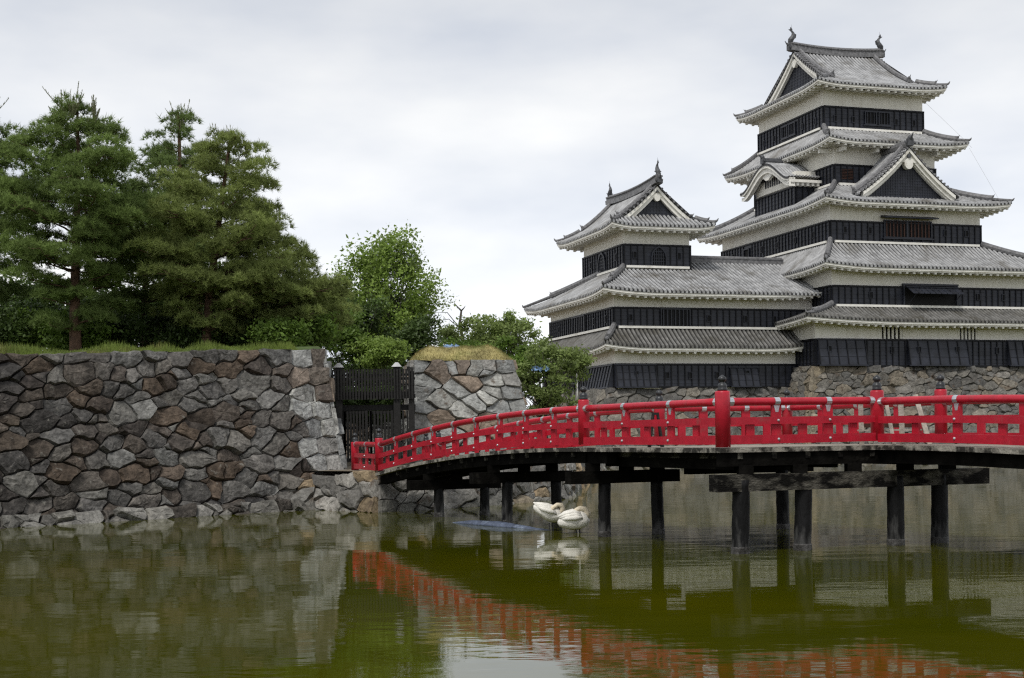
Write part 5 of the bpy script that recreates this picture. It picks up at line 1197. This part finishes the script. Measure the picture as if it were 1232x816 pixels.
shrub(408, 404, 58, (1.15, .8, 1.1), 71, 'green shrub just right of the topmost pale corner blocks', 'leaf_b', 34, 170, group=GS)
shrub(452, 423, 57, (1.25, .7, .65), 72, 'light green shrub directly above the middle of the gate bars', 'leaf_a', 30, 170, group=GS)
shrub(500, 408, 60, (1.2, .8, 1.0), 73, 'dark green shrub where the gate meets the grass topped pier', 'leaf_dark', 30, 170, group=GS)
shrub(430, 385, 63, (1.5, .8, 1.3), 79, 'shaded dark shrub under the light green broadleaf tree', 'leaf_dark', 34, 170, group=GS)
broadleaf('cherry_tree', (pxat(590, 400, 70).x, 70, LAND), pxat(588, 410, 70), (2.7, 2.0, 1.15), 81, 'spreading grey-green cherry tree behind the grass topped pier', 'tree', 'leaf_c', 75, 170, .75, .15, .35, .16, inner=.3, spiky=.35)
broadleaf('cherry_tree', (pxat(655, 470, 60).x, 60, LAND), pxat(652, 458, 60), (1.75, 1.4, 1.7), 82, 'dense green cherry bush between the stone pier and the turret', 'tree', 'leaf_c', 60, 150, .62, .14, .35, .12, inner=.25, spiky=.25)
broadleaf('cherry_tree', (pxat(690, 480, 66).x, 66, LAND), pxat(682, 440, 66), (1.25, 1.2, .75), 83, 'thin young cherry with a branch reaching towards the turret wall', 'tree', 'leaf_c', 26, 130, .6, .14, .35, .07, inner=.2, spiky=.3)
BT = 'far trees closing the gaps behind the pines'
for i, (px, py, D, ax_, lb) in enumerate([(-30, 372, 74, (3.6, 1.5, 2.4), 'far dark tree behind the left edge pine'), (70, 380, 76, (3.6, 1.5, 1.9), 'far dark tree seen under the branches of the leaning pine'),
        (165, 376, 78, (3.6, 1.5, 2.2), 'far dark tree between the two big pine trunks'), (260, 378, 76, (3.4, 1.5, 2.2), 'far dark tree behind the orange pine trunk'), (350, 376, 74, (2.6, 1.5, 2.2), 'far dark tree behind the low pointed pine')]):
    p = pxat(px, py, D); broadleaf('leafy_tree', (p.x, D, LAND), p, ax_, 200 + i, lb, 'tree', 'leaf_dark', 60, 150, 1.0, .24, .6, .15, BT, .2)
shrub(622, 440, 64, (1.3, .8, 1.6), 87, 'green shrub squeezed between the stone pier and the denser cherry bush', 'leaf_b', 40, 150)
shrub(440, 490, 56, (2.0, .5, .9), 88, 'dark low bush seen through the gap between the two gate panels', 'leaf_dark', 44, 190, group=GS)
shrub(425, 455, 62.5, (2.2, .6, 1.0), 85, 'dark low shrub seen through the upper bars of the black gate', 'leaf_dark', 40, 190, group=GS)
shrub(470, 452, 63.5, (1.6, .6, .9), 86, 'dark shrub seen through the right end of the upper gate bars', 'leaf_dark', 34, 190, group=GS)
shrub(545, 425, 66, (1.7, 1, .7), 84, 'low green shrub peeping over the dry grass mound', 'leaf_b', 28, 150)
# sparse twigs of a dying tree and its forked dead top
dead = pxat(556, 405, 71); mb = MB(); b = Vector((dead.x, 71, LAND)); t_ = pxat(555, 374, 71)
mb.tube([b, dead, pxat(553, 390, 71), t_], [.12, .09, .08, .05], 7); mb.tube([t_, pxat(550, 369, 71), pxat(546, 364, 71)], [.05, .035, .012], 6); mb.tube([t_, pxat(558, 371, 71), pxat(560, 368, 71)], [.045, .03, .01], 6)
for q in ((536, 392, 520, 396), (538, 376, 522, 376), (540, 384, 516, 388)): mb.tube([pxat(554, 396, 71), pxat(q[0], q[1], 70.5), pxat(q[2], q[3], 70)], [.03, .018, .006], 5)
deadt = mb.build('dead_tree', 'bark_grey', smooth=True); tag(deadt, 'bare forked dead trunk rising out of the cherry leaves against the sky', 'dead tree')
lp = np.concatenate([rng.normal(size=(60, 3)) * [.35, .3, .12] + np.array(pxat(a, b_, 70.3)) for a, b_ in ((528, 372), (536, 366), (524, 390), (540, 398), (530, 356))])
tri = leaf_tris(lp, np.full(len(lp), .13)); mesh_np('leaves', tri, np.arange(len(tri) * 3), 'leaf_c', deadt)
for i, (px, py, D, ax_, z, m_, lb) in enumerate([
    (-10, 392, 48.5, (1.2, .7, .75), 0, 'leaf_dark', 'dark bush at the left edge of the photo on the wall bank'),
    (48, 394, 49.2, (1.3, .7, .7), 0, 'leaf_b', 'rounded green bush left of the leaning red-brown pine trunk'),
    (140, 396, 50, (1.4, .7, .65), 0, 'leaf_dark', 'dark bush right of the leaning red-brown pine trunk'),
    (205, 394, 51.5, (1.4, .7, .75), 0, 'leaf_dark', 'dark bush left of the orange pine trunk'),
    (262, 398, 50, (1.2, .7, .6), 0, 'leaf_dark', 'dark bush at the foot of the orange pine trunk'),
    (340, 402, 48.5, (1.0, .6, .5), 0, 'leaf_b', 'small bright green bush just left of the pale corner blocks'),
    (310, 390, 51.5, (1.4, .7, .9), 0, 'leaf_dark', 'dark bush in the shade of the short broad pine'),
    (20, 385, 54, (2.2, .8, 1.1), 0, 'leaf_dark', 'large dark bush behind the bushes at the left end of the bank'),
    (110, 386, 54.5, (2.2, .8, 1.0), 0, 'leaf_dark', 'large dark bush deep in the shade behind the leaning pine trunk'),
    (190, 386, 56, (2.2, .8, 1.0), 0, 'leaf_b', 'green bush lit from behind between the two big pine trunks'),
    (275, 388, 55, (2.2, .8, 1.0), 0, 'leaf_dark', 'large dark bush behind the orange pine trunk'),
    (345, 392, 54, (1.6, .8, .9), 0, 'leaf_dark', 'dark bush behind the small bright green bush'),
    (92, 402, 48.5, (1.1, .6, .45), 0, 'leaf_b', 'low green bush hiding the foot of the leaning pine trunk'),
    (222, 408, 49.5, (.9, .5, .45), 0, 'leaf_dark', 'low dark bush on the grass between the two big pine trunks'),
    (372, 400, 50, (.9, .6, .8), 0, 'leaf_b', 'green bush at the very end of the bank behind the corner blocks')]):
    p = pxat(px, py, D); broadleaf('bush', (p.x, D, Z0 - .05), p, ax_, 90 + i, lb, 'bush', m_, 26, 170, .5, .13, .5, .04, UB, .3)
# grass along the wall top
rg = np.random.default_rng(5); n = 26000; t = rg.uniform(0, .95, n); dpt = .14 + 2.8 * rg.uniform(0, 1, n) ** 1.3
bx = np.array([bank_pt(a_, b_) for a_, b_ in zip(t, dpt)]); bx[:, 2] -= .02
h = rg.uniform(.04, .22, n) * (.45 + .9 * (.5 + .5 * np.sin(t * 63 + 2 * np.sin(t * 17)))) * (.35 + .65 * np.clip((dpt - .15) / .9, 0, 1)) * (.65 + .6 * np.abs(np.sin(t * 37 + dpt * 1.5)))
ph = rg.uniform(0, 6.28, n); w_ = np.stack([np.cos(ph), np.sin(ph), 0 * ph], 1) * .012; tip = bx + np.stack([rg.normal(0, .05, n), rg.normal(0, .05, n), h], 1)
tag(mesh_np('grass', np.stack([bx - w_, bx + w_, tip], 1), np.arange(3 * n), 'grass'), kind='stuff')

# ------------------------------------------------------------------ small things
def swan(loc, L_, h_, face, label, neck, tail_up, legs):
    """sleeping swan standing in the shallows: one skin from tail over the back to the neck folded along it"""
    o = empty('swan', loc, label, 'swan', 'sleeping swans'); ORI[o] = (0, 0, 0)
    mb = MB(); n = 18; k = 20; s = face
    for i in range(n + 1):                                       # body of rings along its axis, tail at -1, breast at +1
        t = i / n; x = (t - .5) * L_; r = h_ * .54 * (math.sin(math.pi * (t * .93 + .055)) ** .52) * (.62 + .5 * t - .10 * t * t); zc = (tail_up * (1 - t) ** 1.6 - .04 * t) * h_
        if i == 0: r = .03
        if i == n: r *= .6
        for q in range(k):
            a = 2 * math.pi * q / k; yy = math.cos(a) * r * .86; zz = math.sin(a) * r; zz *= 1.08 if zz > 0 else .84
            fl = 1 + .035 * math.sin(7 * a + 5 * t) * math.sin(9 * t)
            mb.v.append((s * x, yy * fl, zc + zz * fl))
    for i in range(n):
        for q in range(k): mb.face((i * k + q, i * k + (q + 1) % k, (i + 1) * k + (q + 1) % k, (i + 1) * k + q))
    mb.face([q for q in range(k - 1, -1, -1)]); mb.face([n * k + q for q in range(k)])
    o_b = mb.build('body', 'feather', o, smooth=True)
    for sg in (-1, 1):                                           # folded wings lying high on the body, tips crossing over the tail
        w = MB()
        for j in range(3):
            tu = tail_up
            pts = [(s * L_ * (.26 - .03 * j), sg * h_ * (.30 - .04 * j), h_ * (.10 + .09 * j)), (s * L_ * (.05 - .03 * j), sg * h_ * (.36 - .06 * j), h_ * (.14 + .11 * j + tu * .25)), (s * L_ * (-.20 - .03 * j), sg * h_ * (.27 - .06 * j), h_ * (.14 + .09 * j + tu * .52)), (s * L_ * (-.42 - .04 * j), sg * h_ * (.12 - .03 * j), h_ * (.13 + .06 * j + tu * .95))]
            w.tube(pts, [h_ * .10, h_ * .20, h_ * .17, h_ * .03], 10, flat=.75)
        w.build('wing', 'feather', o, smooth=True)
    w = MB(); w.tube([(s * q[0], q[1], q[2]) for q in neck], [h_ * r for r in (.17, .15, .13, .115, .11, .10)], 10)
    hd = neck[-1]; w.ball((s * hd[0], hd[1], hd[2]), h_ * .135, 8, 0, (1.25, .9, .9)); w.build('neck_and_head', 'feather_neck', o, smooth=True)
    b = MB(); b.tube([(s * (hd[0] - .05), hd[1], hd[2] - .01), (s * (hd[0] - .15), hd[1] + .02, hd[2] - .05)], [.022, .008], 6); b.build('beak', 'beak', o)
    for x, y in legs: l = MB(); l.tube([(x, y, -h_ * .34), (x + .01, y, -h_ * .9)], [.018, .014], 6); l.build('leg', 'swan_leg', o)
swan((.785, 31.5, .34), .66, .46, 1, 'sleeping white swan with raised tail, standing left of the other swan', [(.24, 0, .02), (.33, -.02, .14), (.29, -.05, .24), (.20, -.08, .24), (.12, -.12, .19), (.06, -.15, .15)], .42, [(.02, -.06), (.10, .05)])
swan((1.32, 30.7, .29), .70, .50, 1, 'sleeping white swan with its neck curled over its back, in front of the raised-tail swan', [(.26, 0, .02), (.31, -.01, .15), (.24, -.03, .235), (.13, -.05, .245), (.06, -.08, .21), (.01, -.11, .17)], -.12, [(.05, -.05), (.13, .06)])
# long blue sheeted float lying in the water under the bridge
mb = MB(); a = Vector((-1.50, 35.0, 0)); b = Vector((.82, 31.7, 0)); dh = (b - a).normalized(); sd = Vector((-dh.y, dh.x, 0)); n = 16; base = 0
for i in range(n + 1):
    t = i / n; p = a.lerp(b, t); w_ = .15 * math.sin(math.pi * t) ** .7 + .01; hh = .105 * (math.sin(math.pi * min(1, t * 1.12)) ** .8 if t < .9 else .25 * (1 - t) / .1) + .012
    for q, z in ((-1, -.02), (-.75, hh * .45), (-.1, hh), (.5, hh * .75), (1, -.02)): mb.v.append(tuple(p + sd * q * w_ + Vector((0, 0, z + .006 * math.sin(5 * i + 3 * q)))))
for i in range(n):
    for q in range(4): mb.face((i * 5 + q, i * 5 + q + 1, i * 5 + 6 + q, i * 5 + 5 + q))
    mb.face((i * 5 + 4, i * 5, i * 5 + 5, i * 5 + 9))
mb.face((0, 1, 2, 3, 4)); mb.face((n * 5 + 4, n * 5 + 3, n * 5 + 2, n * 5 + 1, n * 5)); tag(mb.build('float', 'blue_sheet', smooth=True), 'long low blue float lying on the water left of the swans', 'float')
# timber barrier closing the bridge arm
t0 = Vector((6.62, 26.75, zp)); bar_ = empty('barrier', t0, 'pale bare timber barrier of upright and slanted boards standing on the bridge', 'barrier', ori=tuple(t0))
def tboard(p, q, w, h): m = MB(); m.bar(p, q, w, h, up=(0, -1, 0)); m.build('board', 'pale_timber', bar_)
def tb(px0, py0, px1, D0=26.9, D1=26.9, w=.10): 
    q = pxat(px0, py0, D0); r = pxat(px1, 540, D1); r.z = zp; tboard(q, r, w, .03)
tb(1035, 476, 1037, 26.8, 26.8, .09); tb(1066, 484, 1076, 26.75, 26.5, .07); tb(1083, 475, 1086, 27.0, 27.0, .10); tb(1101, 475, 1119, 26.9, 26.6, .09)
p, q = pxat(1030, 518, 26.7), pxat(1112, 517, 26.85); tboard(p, q, .03, .09)
p, q = pxat(1040, 512, 26.95), pxat(1100, 512, 27.1); m = MB(); m.bar(p, q, .03, .08); m.build('rail', 'brown_wood', bar_)
# black folding stand on the deck
s0 = Vector((2.86, 28.0, zp)); stn = empty('folding_stand', s0, 'black folding A-frame stand on the bridge deck behind the front railing', 'stand', ori=tuple(s0))
for dx, dy in ((-.13, -.12), (.13, -.12), (-.13, .12), (.13, .12)): m = MB(); m.bar((s0.x + dx, s0.y + dy, zp), (s0.x + dx * .35, s0.y + dy * .2, zp + .66), .045, .03); m.build('leg', 'gate_wood', stn)
m = MB(); m.box(s0.x - .15, s0.x + .15, s0.y - .13, s0.y - .10, zp + .10, zp + .19); m.build('crossbar', 'gate_wood', stn); m = MB(); m.box(s0.x - .07, s0.x + .07, s0.y - .04, s0.y + .04, zp + .64, zp + .69); m.build('hinge', 'gate_wood', stn)
# pole and blue sheets
q = pxat(694, 428, 70); m = MB(); m.tube([(q.x, 70, LAND - .2), (q.x, 70, q.z)], [.045, .035], 8); m.ball((q.x, 70, q.z), .05, 6); tag(m.build('pole', 'steel_pole', smooth=True), 'thin pale pole in front of the left end of the turret', 'pole')
def tarp(px, py, D, w, h, label, seed):
    p = pxat(px, py, D); r_ = random.Random(seed); n = 10; V_, F_ = [], []
    for j in range(n + 1):
        for i in range(n + 1): V_.append((p.x + (i / n - .5) * w, D + (j / n - .5) * .5 + .08 * math.sin(i * 1.3 + j), p.z + (j / n - .5) * h + .05 * math.sin(2.1 * i + j) + r_.uniform(-.02, .02)))
    for j in range(n):
        for i in range(n): a = j * (n + 1) + i; F_ += [(a, a + 1, a + n + 2), (a, a + n + 2, a + n + 1)]
    o = mesh_np('tarpaulin', V_, F_, 'blue_tarp'); s_ = o.modifiers.new('thickness', 'SOLIDIFY'); s_.thickness = .02; tag(o, label, 'tarpaulin')
tarp(650, 443, 59.6, .75, .22, 'bright blue tarpaulin glimpsed among the leaves left of the turret', 3); tarp(543, 418, 64.5, .7, .26, 'small blue tarpaulin showing just above the dry grass mound', 4)
